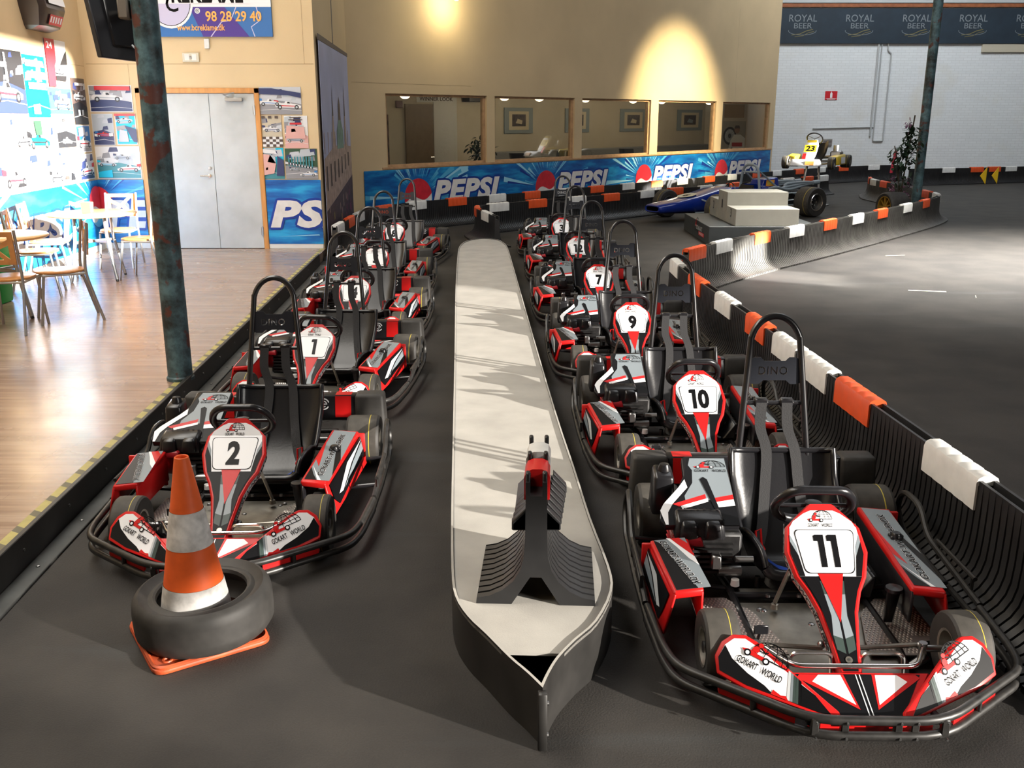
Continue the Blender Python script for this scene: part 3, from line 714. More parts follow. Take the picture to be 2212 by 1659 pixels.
# walls are slabs with real thickness
def slab(p, q, n, z0, z1, th, m, mb=None):
    mb = mb or MB(); d = V((n[0], n[1], 0))*-th; P = [V((p[0], p[1], 0)), V((q[0], q[1], 0))]
    P += [P[1]+d, P[0]+d]
    return mb.hexa([V((a.x, a.y, z0)) for a in P]+[V((a.x, a.y, z1)) for a in P], m)
DOOR = (-4.90, -3.40)
mb = MB(); slab((-5.6, DY), (DOOR[0]-.02, DY), (0, -1), 0, CZ, .15, BEIGE, mb); slab((DOOR[1]+.02, DY), (-2.58, DY), (0, -1), 0, CZ, .15, BEIGE, mb); slab((DOOR[0]-.02, DY), (DOOR[1]+.02, DY), (0, -1), 2.19, CZ, .15, BEIGE, mb)
SEAM = M('dark board joint', (.25, .17, .09), .8)
mb.box((-5.58, DY-.002, 2.53), (-2.60, DY+.01, 2.534), SEAM); mb.box((-5.03, DY-.002, 2.2), (-5.027, DY+.01, 2.53), SEAM); mb.box((-2.72, DY-.002, 2.53), (-2.717, DY+.01, 3.6), SEAM)
struct(mb, 'wall_door', smooth=False)
mb = MB(); slab(LW(-.03, 0).xy, LW(LEND, 0).xy, LN, 0, CZ, .2, BEIGE, mb); fl = Fr(LW(0, 0, .0015), (*LD, 0), (0, 0, 1), 0); mb.add([LW(.02, 2.50, .002), LW(4, 2.50, .002), LW(4, 2.504, .002), LW(.02, 2.504, .002)], [(0, 1, 2, 3)], SEAM); struct(mb, 'wall_left', smooth=False)
mb = MB(); slab((-2.582, DY+.15), (-2.66, 16.12), (1, 0), 0, CZ, .12, BEIGE, mb); struct(mb, 'wall_return', smooth=False)
# window wall with five openings
SILL, HEAD = 1.03, 2.25
WIN = [(.42, 2.92), (3.14, 5.60), (5.86, 8.44), (8.76, 11.38), (11.72, 14.28)]
mb = MB(); TH = .16
def wl(s0, s1, z0, z1): slab(W(s0, 0).xy, W(s1, 0).xy, NW, z0, z1, TH, BEIGE, mb)
wl(-.42, 14.58, 0, SILL); wl(-.42, 14.58, HEAD, CZ); e = -.42
for s0, s1 in WIN: wl(e, s0, SILL, HEAD); e = s1
wl(e, 14.58, SILL, HEAD)
mb.add([W(-.3, 2.41, .002), W(2.5, 2.41, .002), W(2.5, 2.414, .002), W(-.3, 2.414, .002)], [(0, 1, 2, 3)], SEAM)
mb.add([W(12.3, 2.3, .002), W(12.304, 2.3, .002), W(12.304, 4.5, .002), W(12.3, 4.5, .002)], [(0, 1, 2, 3)], SEAM)
struct(mb, 'wall_window', smooth=False)
GLASS, nt, b, tc, N, ln = nodes('window glass', .02)
tr = nt.nodes.new('ShaderNodeBsdfTransparent'); gl = nt.nodes.new('ShaderNodeBsdfGlossy'); gl.inputs['Roughness'].default_value = .02
mx = nt.nodes.new('ShaderNodeMixShader'); tr.inputs['Color'].default_value = (.86, .88, .88, 1)
mx.inputs[0].default_value = .07; ln(tr.outputs[0], mx.inputs[1]); ln(gl.outputs[0], mx.inputs[2]); ln(mx.outputs[0], nt.nodes['Material Output'].inputs['Surface'])
for i, (s0, s1) in enumerate(WIN):
    mb = MB(); f = .05
    for a0, a1, z0, z1 in ((s0, s0+f, SILL, HEAD), (s1-f, s1, SILL, HEAD), (s0, s1, SILL, SILL+.045), (s0, s1, HEAD-.04, HEAD)):
        P = [W(a0, z0, -.04), W(a1, z0, -.04), W(a1, z0, -.12), W(a0, z0, -.12)]; mb.hexa(P+[p+V((0, 0, z1-z0)) for p in P], PINE)
    w = struct(mb, 'window_%d' % (i+1), smooth=False)
    g = MB(); g.hexa([W(s0+f, SILL+.04, -.07), W(s1-f, SILL+.04, -.07), W(s1-f, SILL+.04, -.076), W(s0+f, SILL+.04, -.076), W(s0+f, HEAD-.04, -.07), W(s1-f, HEAD-.04, -.07), W(s1-f, HEAD-.04, -.076), W(s0+f, HEAD-.04, -.076)], GLASS)
    g.build('pane', w, smooth=False)
mb = MB(); P = [W(.3, SILL-.025, .02), W(14.5, SILL-.025, .02), W(14.5, SILL-.025, .0), W(.3, SILL-.025, .0)]; mb.hexa(P+[p+V((0, 0, .03)) for p in P], PINE); struct(mb, 'trim_1', smooth=False)
# end face of the wing beside the last window, then the white brick back wall
mb = MB(); e0 = W(14.58, 0); slab((e0.x, e0.y), (e0.x+.10, BY), (1, 0), 0, CZ, .15, BEIGE, mb); struct(mb, 'wall_end', smooth=False)
mb = MB(); slab((6.9, BY), (RX, BY), (0, -1), 0, CZ, .3, BRICK, mb); struct(mb, 'wall_back', smooth=False)
mb = MB(); slab((-9, FY), (RX, FY), (0, 1), 0, CZ, .3, HALL, mb); struct(mb, 'wall_front', smooth=False)
mb = MB(); mb.box((-9, FY, CZ), (RX+.3, BY+.3, CZ+.2), M('ceiling board', (.32, .31, .29), .8)); struct(mb, 'ceiling', smooth=False)

# right hall wall: unseen, with openings shaped to drop sun on chosen spots
SUN = V((-.85, .47, -.25)).normalized()
def back(p): p = V(p); t = (p.x-RX)/SUN.x*-1; q = p-SUN*((RX-p.x)/-SUN.x); return (q.y, q.z)
def opening(pts, ey=0, ez=0):
    q = [back(p) for p in pts]; return [min(a for a, b in q)-ey, min(b for a, b in q)-ez, max(a for a, b in q)+ey, max(b for a, b in q)+ez]
OPEN = [
 opening([LW(.5, .1), LW(3.2, 2.6)]),                    # laminate room and poster wall
 opening([(2.55, 11.35, .0), (3.2, 11.95, .5), (3.9, 11.6, 0)]),        # corral barrier
 opening([(5.6, 20.2, .75), (7.3, 21.6, 1.6)]),           # kart on the stand
]
DIMMED = opening([(-.6, 2.2, .0), (2.0, 2.2, .0), (2.0, 8.2, 1.1)])        # unseen pane added to weaken the sun on platform and nearest karts
OPEN.append(DIMMED)
ys = sorted({FY, BY}|{o[0] for o in OPEN}|{o[2] for o in OPEN}); zs = sorted({0, CZ}|{o[1] for o in OPEN}|{o[3] for o in OPEN})
mb = MB()
for y0, y1 in zip(ys, ys[1:]):
    for z0, z1 in zip(zs, zs[1:]):
        cy, cz = (y0+y1)/2, (z0+z1)/2
        if not any(o[0] < cy < o[2] and o[1] < cz < o[3] for o in OPEN): mb.box((RX, y0, z0), (RX+.05, y1, z1), HALL)
struct(mb, 'wall_right', smooth=False)
DIMG, nt, b, tc, N, ln = nodes('sun dimming pane', .3)
tr = nt.nodes.new('ShaderNodeBsdfTransparent'); tr.inputs['Color'].default_value = (.385, .38, .375, 1); ln(tr.outputs[0], nt.nodes['Material Output'].inputs['Surface'])  # tint only cuts the sun's strength; added pane, not dirt
mb = MB(); mb.box((RX+.01, DIMMED[0], DIMMED[1]), (RX+.02, DIMMED[2], DIMMED[3]), DIMG); struct(mb, 'window_6', smooth=False)

# ------------------------------------------------------------------ edge of the laminate
mb = MB(); TAPE = M('yellow hazard tape', (.42, .36, .12), .55, var=.15, vscale=20); TBK = M('black hazard tape', (.13, .115, .07), .6)
y = .5
while y < DY-.05:
    for m, L in ((TAPE, .12), (TBK, .055)):
        y1 = min(y+L, DY-.02); mb.add([(KX(y)-.075, y+.03, .1215), (KX(y)-.02, y, .1215), (KX(y1)-.02, y1, .1215), (KX(y1)-.075, min(y1+.03, DY), .1215)], [(0, 1, 2, 3)], m); y += L
tag(mb.build('hazard_tape', smooth=False), 'worn yellow and black hazard tape along the edge of the laminate', 'tape')
mb = MB(); KB = M('black kerb board', (.022, .021, .02), .5, var=.3, vscale=6)
def run(x0, x1, z0, z1, ya, yb, m): mb.hexa([(KX(ya)+x0, ya, z0), (KX(ya)+x1, ya, z0), (KX(yb)+x1, yb, z0), (KX(yb)+x0, yb, z0), (KX(ya)+x0, ya, z1), (KX(ya)+x1, ya, z1), (KX(yb)+x1, yb, z1), (KX(yb)+x0, yb, z1)], m, .003)
run(.004, .03, .0, .155, .5, DY-.8, KB)
k = tag(mb.build('kerb_board', smooth=False), 'black kerb board between laminate and track behind the left-hand karts', 'kerb')
mb = MB(); run(.032, .12, 0, .012, .5, DY-.8, M('grey rubber strip', (.06, .062, .06), .6, var=.3, vscale=8))
for i in range(24): yy = .8+i*.48; mb.lathe([(0, .006), (.008, .004), (.009, 0)], STEEL, 8, 'z', (KX(yy)+.08, yy, .012)); mb.lathe([(0, .006), (.007, .004), (.008, 0)], STEEL, 8, 'x', (KX(yy)+.03, yy, .09))
mb.build('ledge_strip', k, smooth=False)
mb = MB(); mb.hexa([(-2.42, 3.68, .121), (-2.20, 3.70, .121), (-2.20, 3.75, .121), (-2.42, 3.73, .121), (-2.42, 3.68, .1225), (-2.20, 3.70, .1225), (-2.20, 3.75, .1225), (-2.42, 3.73, .1225)], TBK); tag(mb.build('black_tape_strip', smooth=False), 'short torn black tape strip on the laminate at the left edge', 'tape')
mb = MB(); mb.hexa([(4.41, 10.44, .001), (4.79, 10.35, .001), (4.80, 10.39, .001), (4.42, 10.48, .001), (4.41, 10.44, .004), (4.79, 10.35, .004), (4.80, 10.39, .004), (4.42, 10.48, .004)], M('white strip', (.75, .72, .58), .6)); tag(mb.build('white_strip', smooth=False), 'long white strip lying on the open track floor at right', 'strip')
for (x, y, dx, dy, lab) in ((5.2, 13.2, .28, .05, 'thin pale splinter on the track floor beyond the white strip'), (4.95, 10.0, .05, .12, 'small pale chip on the track floor right of the white strip')):
    mb = MB(); mb.hexa([(x, y, .001), (x+dx, y+dy, .001), (x+dx+.012, y+dy+.012, .001), (x+.012, y+.012, .001), (x, y, .006), (x+dx, y+dy, .006), (x+dx+.012, y+dy+.012, .006), (x+.012, y+.012, .006)], M('white strip')); tag(mb.build('wood_splinter', smooth=False), lab, 'splinter')

# ------------------------------------------------------------------ columns
CI, nt, b, tc, N, ln = nodes('blue green painted iron', .5)
n1 = N('TexNoise', Scale=5., Detail=8., Roughness=.7); ln(tc.outputs['Object'], n1.inputs['Vector'])
n2 = N('TexNoise', Scale=6., Detail=6.); ln(tc.outputs['Object'], n2.inputs['Vector'])
c1 = ramp(nt, n1.outputs['Fac'], [(.36, (.012, .018, .02)), (.5, (.05, .095, .11)), (.62, (.10, .19, .22))])
ln(mixc(nt, ramp(nt, n2.outputs['Fac'], [(.585, (0, 0, 0)), (.62, (.9, .9, .9))]), c1, (.10, .025, .016)), b.inputs['Base Color'])
def column(x, y, r, z0, lab):
    mb = MB(); mb.lathe([(0, z0), (r*1.12, z0), (r*1.12, z0+.02), (r, z0+.03), (r, CZ-.2), (r*1.5, CZ-.15), (r*1.5, CZ)], CI, 28, 'z', (x, y, 0)); return tag(mb.build('iron_column'), lab, 'column')
column(-2.28, 6.30, .082, .12, 'blue green rusty iron column standing on the laminate edge by the left-hand karts')
column(7.80, 18.6, .088, 0, 'grey green iron column by the flowering plant at the far corner of the corral')

# ------------------------------------------------------------------ low platform between the rows
OUT = [(.092, 2.492), (.045, 2.575), (-.01, 2.66), (-.086, 2.80), (-.152, 2.916), (-.204, 3.062), (-.23, 3.279), (-.266, 3.855), (-.32, 4.863), (-.421, 6.762), (-.56, 9.3), (-.669, 11.6), (-.70, 12.6), (-.66, 13.1), (-.56, 13.4), (-.402, 13.55), (-.20, 13.38), (-.10, 12.95), (-.05, 12.4), (.021, 10.763), (.162, 7.383), (.254, 5.283), (.304, 4.37), (.335, 3.755), (.37, 3.3), (.361, 3.097), (.289, 2.885), (.211, 2.766), (.15, 2.66), (.115, 2.57)]
sm = [p for p in catmull([(x, y, .2) for x, y in OUT+OUT[:1]], 3)][:-1]
PT = M('grey carpet top', (.38, .365, .335), .9, var=.10, vscale=5, bump=.04, bscale=200)
PS = M('black platform skirt', (.018, .017, .016), .45, var=.5, vscale=5)
pl = thing('platform', 'long low grey topped platform with black sides between the two kart rows', 'platform', (0, 0, 0))
mb = MB(); top = [p for p in sm if p.y > 2.665 or (p.y > 2.6 and False)]
mb.prism([(p.x, p.y, .188) for p in top], (0, 0, .010), PT); mb.build('platform_top', pl, smooth=False)
mb = MB(); n = len(sm); inn = []
for i, p in enumerate(sm):
    t = (sm[(i+1) % n]-sm[i-1]).normalized(); inn.append(p+V((-t.y, t.x, 0))*-.009)
c0 = V((-.1, 7, 0)); inn = [p+(c0-p).normalized()*.009 if False else q for p, q in zip(sm, inn)]
if (inn[8]-c0).length > (sm[8]-c0).length: inn = [p*2-q for p, q in zip(sm, inn)]
rows = [[V((p.x, p.y, z)) for p in sm] for z in (0, .207)]+[[V((p.x, p.y, z)) for p in inn] for z in (.207, 0)]
mb.grid(rows[:2], PS, True); mb.grid(rows[1:3], PT, True); mb.grid(rows[2:], PS, True)
mb.box((.078, 2.470, 0), (.106, 2.500, .195), PS, .003)
for z in (.05, .16): mb.lathe([(0, .006), (.007, .005), (.008, 0)], STEEL, 8, 'x', (.106, 2.483, z))
mb.build('platform_skirt', pl, ang=50)
# ------------------------------------------------------------------ ribbed plastic crash barriers
PROF = [(.21, 0), (.208, .022), (.165, .03), (.12, .052), (.08, .088), (.055, .13), (.042, .18), (.038, .25), (.036, .46), (.022, .46), (.022, .41)]
def resample(path, pitch):
    pts = [V((x, y, 0)) for x, y in path]; d = [0]
    for a, b in zip(pts, pts[1:]): d.append(d[-1]+(b-a).length)
    n = max(2, round(d[-1]/pitch)); out = []
    def at(s):
        s = min(max(s, 0), d[-1]); i = max(k for k in range(len(d)-1) if d[k] <= s+1e-9); t = (s-d[i])/max(1e-9, d[i+1]-d[i])
        return pts[i].lerp(pts[i+1], t)
    return at, d[-1], n
def smooth2(path, n=6): return [(p.x, p.y) for p in catmull([(x, y, 0) for x, y in path], n)]
def full_profile(cut):
    L = []
    for x, z in PROF[:-2]: L.append((-x+(cut if .02 < z < .459 else 0)*.9, z-(cut*.6 if .02 < z < .2 else 0)))
    L += [(-.022, .46), (-.022, .41), (.022, .41), (.022, .46)]
    return L+[(-x, z) for x, z in L[:len(PROF)-2][::-1]]
FULL, CUT = full_profile(0), full_profile(.013)
def crash_barrier(path, label, caps=(), group='ribbed track barriers', pitch=.046, clen=.46, mat=None):
    at, tot, n = resample(path, pitch); p = tot/n; mat = mat or PLASTIC
    mb = MB(); rows = []
    def fr(s):
        a, b = at(s-.06), at(s+.06); t = (b-a).normalized(); return at(s), V((t.y, -t.x, 0))
    for i in range(n):
        for s, pf in ((i*p, FULL), (i*p+p*.74, FULL), (i*p+p*.74, CUT), (i*p+p*.999, CUT)):
            c, nn = fr(s); rows.append([c+nn*x+V((0, 0, z)) for x, z in pf])
    c, nn = fr(tot); rows.append([c+nn*x+V((0, 0, z)) for x, z in FULL])
    mb.grid(rows, mat)
    for r, rev in ((rows[0], False), (rows[-1], True)):
        c = (r[0]+r[-1])/2; u = (r[-1]-r[0]).normalized()
        vs = list(r)+[c+u*.085, c+u*.02+V((0, 0, .105)), c-u*.02+V((0, 0, .105)), c-u*.085]
        k = tuple(range(len(vs))); mb.add(vs, [k[::-1] if rev else k], mat)
    o = tag(mb.build('crash_barrier', smooth=True, ang=35), label, 'barrier', group)
    for col, x, y in caps:
        q = V((x, y, 0)); s = min((k*.02 for k in range(int(tot/.02)+1)), key=lambda s: (at(s)-q).length)
        s = min(max(s, clen/2), tot-clen/2)
        cap(o, [fr(s-clen/2+clen*k/20) for k in range(21)], col)
    return o
def cap(par, st, col):
    m = {'w': CAPW, 'o': CAPO}[col]; mb = MB(); rows = []
    pr = [(-.047, .335), (-.047, .45), (-.040, .470), (-.022, .480), (.022, .480), (.040, .470), (.047, .45), (.047, .335), (.038, .335), (.038, .44), (-.038, .44), (-.038, .335)]
    for i, (c, nn) in enumerate(st):
        k = .94 if i % 4 == 0 and 0 < i < len(st)-1 else 1
        rows.append([c+nn*(x*k)+V((0, 0, z if z < .44 else .44+(z-.44)*(k if k == 1 else .82))) for x, z in pr])
    mb.grid(rows, m, True)
    mb.add(rows[0], [tuple(range(11, -1, -1))], m); mb.add(rows[-1], [tuple(range(12))], m)
    tag(mb.build('white_cap' if col == 'w' else 'orange_cap', par, ang=30), 'white clip-on cap' if col == 'w' else 'orange clip-on cap')

crash_barrier(smooth2([(1.918, 2.62), (1.905, 3.2), (1.876, 4.03), (1.828, 5.08), (1.79, 6.04), (1.757, 6.95), (1.71, 7.83), (1.665, 8.78), (1.66, 9.75)], 4), 'black ribbed barrier with white and orange caps running along the right-hand kart row',
 [('w', 1.85, 3.76), ('o', 1.81, 4.82), ('w', 1.79, 5.42), ('w', 1.78, 5.95), ('o', 1.76, 6.62), ('w', 1.72, 7.5), ('o', 1.68, 8.45), ('w', 1.66, 9.45)])
crash_barrier(smooth2([(1.90, 10.36), (2.44, 11.12), (3.11, 11.96), (3.75, 12.68), (4.45, 13.49), (5.12, 14.28), (5.81, 15.12), (6.58, 16.07), (7.25, 16.92), (7.85, 17.8), (8.10, 18.4), (8.20, 19.2), (8.33, 20.4), (8.42, 21.3), (8.45, 22.2), (8.5, 22.9), (8.85, 24.0)], 4), 'curving grey black barrier around the display corral with a patch of sun',
 [('o', 1.98, 10.5), ('w', 2.44, 11.12), ('o', 3.11, 11.94), ('w', 3.75, 12.67), ('o', 4.45, 13.49), ('w', 5.12, 14.28), ('o', 5.81, 15.09), ('w', 6.58, 16.07), ('o', 7.25, 16.9), ('w', 8.08, 18.35), ('o', 8.17, 19.0), ('o', 8.44, 21.9), ('w', 8.45, 22.6), ('o', 8.6, 23.24)], clen=.44, mat=M('dusty barrier polyethylene', (.05, .048, .044), .45, var=.4, vscale=4))
crash_barrier(smooth2([(-.217, 14.06), (-.40, 14.75), (-.56, 15.45), (-.52, 15.9), (-.22, 16.24), (.43, 16.92), (1.18, 17.62), (1.89, 18.3), (2.65, 19.08), (3.34, 19.84), (4.12, 20.55), (4.89, 21.41), (5.9, 22.5), (6.8, 23.3), (7.35, 23.8), (7.95, 24.4)], 4), 'front one of two barriers before the drinks banner, ending in a hook behind the platform',
 [('w', -.38, 14.65), ('o', -.56, 15.5), ('w', -.22, 16.2), ('o', .43, 16.9), ('w', 1.18, 17.6), ('o', 1.89, 18.25), ('w', 2.65, 19.08), ('o', 3.34, 19.84), ('w', 4.12, 20.52), ('o', 4.89, 21.41), ('w', 6.55, 23.1), ('o', 7.2, 23.68), ('w', 7.75, 24.2)])
crash_barrier(smooth2([(-2.37, 12.75), (-2.36, 13.4), (-2.34, 14.6), (-2.20, 15.55), (-1.66, 16.55), (-1.0, 17.32), (-.3, 18.1), (.38, 18.85), (1.03, 19.6), (1.78, 20.42), (2.53, 21.26), (3.28, 22.1), (4.0, 22.9), (4.82, 23.79), (5.58, 24.65), (6.43, 25.62), (7.18, 26.38), (8.04, 27.25), (8.94, 28.17), (9.82, 28.9), (11.0, 29.62), (12.0, 29.9)], 4), 'rear barrier along the beige window wall and the white brick wall',
 [(c, x, y) for c, x, y in [('w', -2.36, 13.01), ('o', -2.34, 13.87), ('w', -2.32, 14.6), ('o', -2.1, 15.75), ('w', -1.64, 16.55), ('o', -1.0, 17.3), ('w', -.3, 18.1), ('o', .38, 18.85), ('w', 1.03, 19.6), ('o', 1.78, 20.4), ('w', 2.53, 21.25), ('o', 3.28, 22.1), ('w', 4.0, 22.9), ('o', 4.82, 23.79), ('w', 5.58, 24.6), ('o', 6.43, 25.62), ('w', 7.18, 26.35), ('o', 8.04, 27.25), ('w', 8.94, 28.17), ('o', 9.82, 28.9), ('w', 11.0, 29.6)]])
crash_barrier(smooth2([(11.3, 27.6), (11.9, 27.75), (12.56, 28.0), (13.5, 28.27), (14.2, 28.55), (14.9, 28.85), (16.0, 29.3), (17.3, 29.6)], 4), 'far right black barrier with yellow arrows before the white brick wall', [('w', 12.56, 28.0), ('o', 13.5, 28.3), ('o', 14.15, 28.5), ('w', 14.75, 28.8)])
for k, (x, y) in enumerate(((13.62, 28.05), (14.05, 28.24))):
    mb = MB(); mb.prism([(x-.09, y-.02, .24), (x+.09, y-.02, .48), (x+.09, y-.02, .0)], (0, .02, 0), M('yellow sign', (.75, .48, .02), .4)); tag(mb.build('arrow_sign', smooth=False), ['left yellow arrow sign before the far right barrier', 'right yellow arrow sign before the far right barrier'][k], 'sign', 'yellow arrow signs')
mb = MB(); mb.tube([(11.38, 29.15, .26), (11.46, 29.15, .90)], .045, M('red post', (.5, .02, .05), .5), 10); mb.cyl((11.37, 29.15, 0), (11.38, 29.15, .28), .02, PLASTIC); tag(mb.build('red_post'), 'leaning red post against the far barrier left of the plant', 'post')

# short barrier sample standing on the platform
o = crash_barrier([(.083, 3.01), (.105, 3.44)], 'short ribbed barrier piece with red and white caps standing on the grey platform', (), None, .043)
o.location = (0, 0, .199)
mb = MB()
for s in (-1, 1):
    for i in range(8):
        y0 = 3.03+.048*i; cx = .084+.05*i/9; y1 = y0+.036
        mb.hexa([(cx+s*.034, y0, .275), (cx+s*.085, y0, .275), (cx+s*.085, y1, .275), (cx+s*.034, y1, .275), (cx+s*.034, y0, .36), (cx+s*.085, y0, .305), (cx+s*.085, y1, .305), (cx+s*.034, y1, .36)], PLASTIC, .003)
    mb.hexa([(.084+s*.034, 3.03, .275), (.084+s*.08, 3.03, .275), (.104+s*.08, 3.41, .275), (.104+s*.034, 3.41, .275), (.084+s*.034, 3.03, .345), (.084+s*.08, 3.03, .298), (.104+s*.08, 3.41, .298), (.104+s*.034, 3.41, .345)], PLASTIC)
mb.build('side_shoulder', o)
for y, m, nm in ((3.10, M('red cap plastic', (.6, .012, .012), .35), 'red_cap'), (3.28, CAPW, 'white_cap')):
    cb = MB(); rows = []
    for i in range(6):
        yy = y+.11*i/5; cx = .083+.022*(yy-3.01)/.43
        rows.append([V((cx+x, yy, z)) for x, z in [(-.045, .36), (-.045, .445), (-.036, .465), (-.016, .474), (.016, .474), (.036, .465), (.045, .445), (.045, .36), (.036, .36), (.036, .38), (-.036, .38), (-.036, .36)]])
    cb.grid(rows, m, True); cb.add(rows[0], [tuple(range(11, -1, -1))], m); cb.add(rows[-1], [tuple(range(12))], m)
    tag(cb.build(nm, o, ang=30), 'red clip-on cap' if 'red' in nm else 'white clip-on cap')
mb = MB()
for y in (3.02, 3.22, 3.40):
    cx = .083+.022*(y-3.01)/.43
    for s in (-1, 1): mb.box((cx+s*.029-.008, y, .40), (cx+s*.029+.008, y+.03, .49), PLASTIC, .004)
mb.build('prong', o)

# ------------------------------------------------------------------ traffic cone through a tyre
ORG = M('orange cone rubber', (.80, .12, .02), .5, var=.12, vscale=14); CWH = M('scuffed white sleeve', (.62, .60, .58), .55, var=.3, vscale=22)
ORD = M('grubby orange rubber', (.45, .07, .02), .5, var=.4, vscale=9)
cx, cy = -1.165, 3.15; R = lambda z: .138-(z-.03)*(.138-.025)/.67
c = thing('traffic_cone', 'orange and white striped traffic cone standing up through a loose tyre', 'traffic cone', (cx, cy, 0), .58)
mb = MB(); mb.prism([(p.x, p.y, .0) for p in rounded([(-.21, -.21, 0), (.21, -.21, 0), (.21, .21, 0), (-.21, .21, 0)], .05, 5, True)], (0, 0, .018), ORD, .006, 2)
mb.tube([p for p in rounded([(-.2, -.2, .02), (.2, -.2, .02), (.2, .2, .02), (-.2, .2, .02)], .05, 5, True)], .009, ORD, 6, closed=True)
for a in (-.15, .15):
    for b_ in (-.15, .15): mb.lathe([(.02, .019), (.018, .024), (.012, .024), (.01, .019)], ORD, 12, 'z', (a, b_, 0))
tag(mb.build('base', c), 'grubby orange square base')
mb = MB()
for z0, z1, m in ((.018, .225, CWH), (.225, .37, ORG), (.37, .505, CWH), (.505, .70, ORG)):
    e = .0015 if m is CWH else 0
    mb.lathe([(R(z0)+e, z0), (R((z0+z1)/2)+e, (z0+z1)/2), (R(z1)+e, z1)], m, 36)
mb.lathe([(R(.7), .70), (R(.7)-.003, .703), (R(.7)-.006, .70), (R(.7)-.007, .6)], ORG, 36)
mb.build('cone_body', c)
mb = MB(); W_, O_ = .165, .25
pf = [(.165, .012), (.20, .0), (.235, .006), (.248, .025), (.25, .05), (.25, W_-.05), (.247, W_-.025), (.236, W_-.008), (.222, W_), (.205, W_-.012), (.19, W_-.018), (.172, W_-.012), (.163, W_-.016), (.160, W_-.03), (.19, W_-.06), (.2, W_/2), (.19, .05), (.16, .03)]
mb.lathe(pf, RUB, 40, 'z', (0, 0, 0), True)
t = tag(mb.build('loose_tyre'), 'worn black slick tyre lying flat around the traffic cone', 'tyre'); t.location = (-1.14, 3.17, .026); t.rotation_euler = (.02, -.03, 0)
# ------------------------------------------------------------------ cafe corner on the laminate
LZ = .12
STG = M('satin grey steel', (.42, .42, .42), .35, .8); SEATW = M('varnished beech', (.50, .22, .07), .28, var=.15, vscale=16, stretch=(1, 6, 1)); TOPW = M('pale beech table top', (.62, .36, .14), .25, var=.1, vscale=12)
def make_chair():
    c = thing('cafe_chair', 'x', 'chair')        # faces -Y, seat height .45
    mb = MB(); out = [(.19*math.copysign(abs(math.cos(t))**.75, math.cos(t)), .205*math.copysign(abs(math.sin(t))**.75, math.sin(t))) for t in [2*PI*k/28 for k in range(28)]]
    mb.prism([(x, y, .435) for x, y in out], (0, 0, .018), SEATW, .005, 2); mb.build('seat', c)
    fr = MB()
    for s in (-1, 1): fr.tube([(s*.17, -.15, .425), (s*.175, .19, .425)], .011, STG)
    fr.tube([(-.17, -.15, .425), (.17, -.15, .425)], .011, STG); fr.tube([(-.175, .19, .425), (.175, .19, .425)], .011, STG); fr.build('seat_frame', c)
    for s in (-1, 1):
        l = MB(); l.tube([(s*.165, -.14, .43), (s*.19, -.20, .0)], .0125, STG, 8); l.build('leg', c)
        l = MB(); l.tube(catmull([(s*.185, .30, 0), (s*.18, .235, .25), (s*.178, .195, .45), (s*.178, .215, .66), (s*.178, .245, .86)], 4), .0125, STG, 8); l.build('leg', c)
    b = MB(); f = Fr((-.165, .222, .58), (1, 0, 0), (0, .028, .27)); w, h = .33, .27; n = f.n*-.012
    def bar(p): b.prism([f.at(x, y) for x, y in p], n, SEATW)
    t = .042
    bar([(0, 0), (w, 0), (w, t), (0, t)]); bar([(0, h-t), (w, h-t), (w, h), (0, h)]); bar([(0, t), (t, t), (t, h-t), (0, h-t)]); bar([(w-t, t), (w, t), (w, h-t), (w-t, h-t)])
    bar([(t, t), (t+.05, t), (w-t, h-t), (w-t-.05, h-t)]); bar([(w-t-.04, t), (w-t, t), (w*.5+.03, h*.52), (w*.5-.03, h*.48)]); bar([(t, h-t-.02), (t, h-t-.07), (w*.45, h*.42), (w*.52, h*.5)])
    b.build('backrest', c, smooth=False)
    return c
CH = make_chair()
def face(dx, dy): return math.atan2(dx, -dy)
for i, (x, y, dx, dy, lab) in enumerate((
    (-4.22, 7.92, -.10, 1., 'beech and grey steel chair cut by the left edge, back towards the viewer'),
    (-3.98, 8.30, -.85, -.5, 'beech and grey steel chair nearest the kart track, seen from the side'),
    (-4.12, 10.60, -1., .08, 'sunlit chair between round table and double door, facing left'),
    (-4.72, 11.45, .1, -1., 'sunlit chair behind the round table against the blue banner'),
    (-5.02, 10.35, .93, .25, 'farther of the two sunlit chairs left of the round table'),
    (-4.78, 9.55, .93, .3, 'nearer of the two sunlit chairs left of the round table'))):
    c = CH if i == 0 else dup(CH)
    c.location = (x, y, LZ); c.rotation_euler = (0, 0, face(dx, dy)); c['label'] = lab; c['group'] = 'cafe chairs around the tables'
def round_table(x, y, rz, lab, r=.47):
    t = thing('round_table', lab, 'table', (x, y, LZ), rz, 'round cafe tables')
    mb = MB(); mb.lathe([(0, .705), (r-.01, .705), (r, .712), (r, .724), (r-.008, .73), (0, .73)], TOPW, 48); mb.build('table_top', t)
    mb = MB()
    for k in range(2): a = PI/4+k*PI/2; mb.tube([(.24*math.cos(a), .24*math.sin(a), .42), (-.24*math.cos(a), -.24*math.sin(a), .42)], .016, STG)
    mb.build('cross_brace', t)
    for k in range(4):
        a = PI/4+k*PI/2; l = MB(); ca, sa = math.cos(a), math.sin(a); l.tube(catmull([(.22*ca, .22*sa, .705), (.24*ca, .24*sa, .42), (.33*ca, .33*sa, .02)], 5), .018, STG, 8); l.cyl((.335*ca, .335*sa, 0), (.33*ca, .33*sa, .02), .016, SHELL, 8); l.build('leg', t)
round_table(-4.62, 10.55, .2, 'round pale beech table on four grey legs in the sun before the banner')
round_table(-4.62, 8.45, .5, 'round pale table cut off by the left edge of the view')
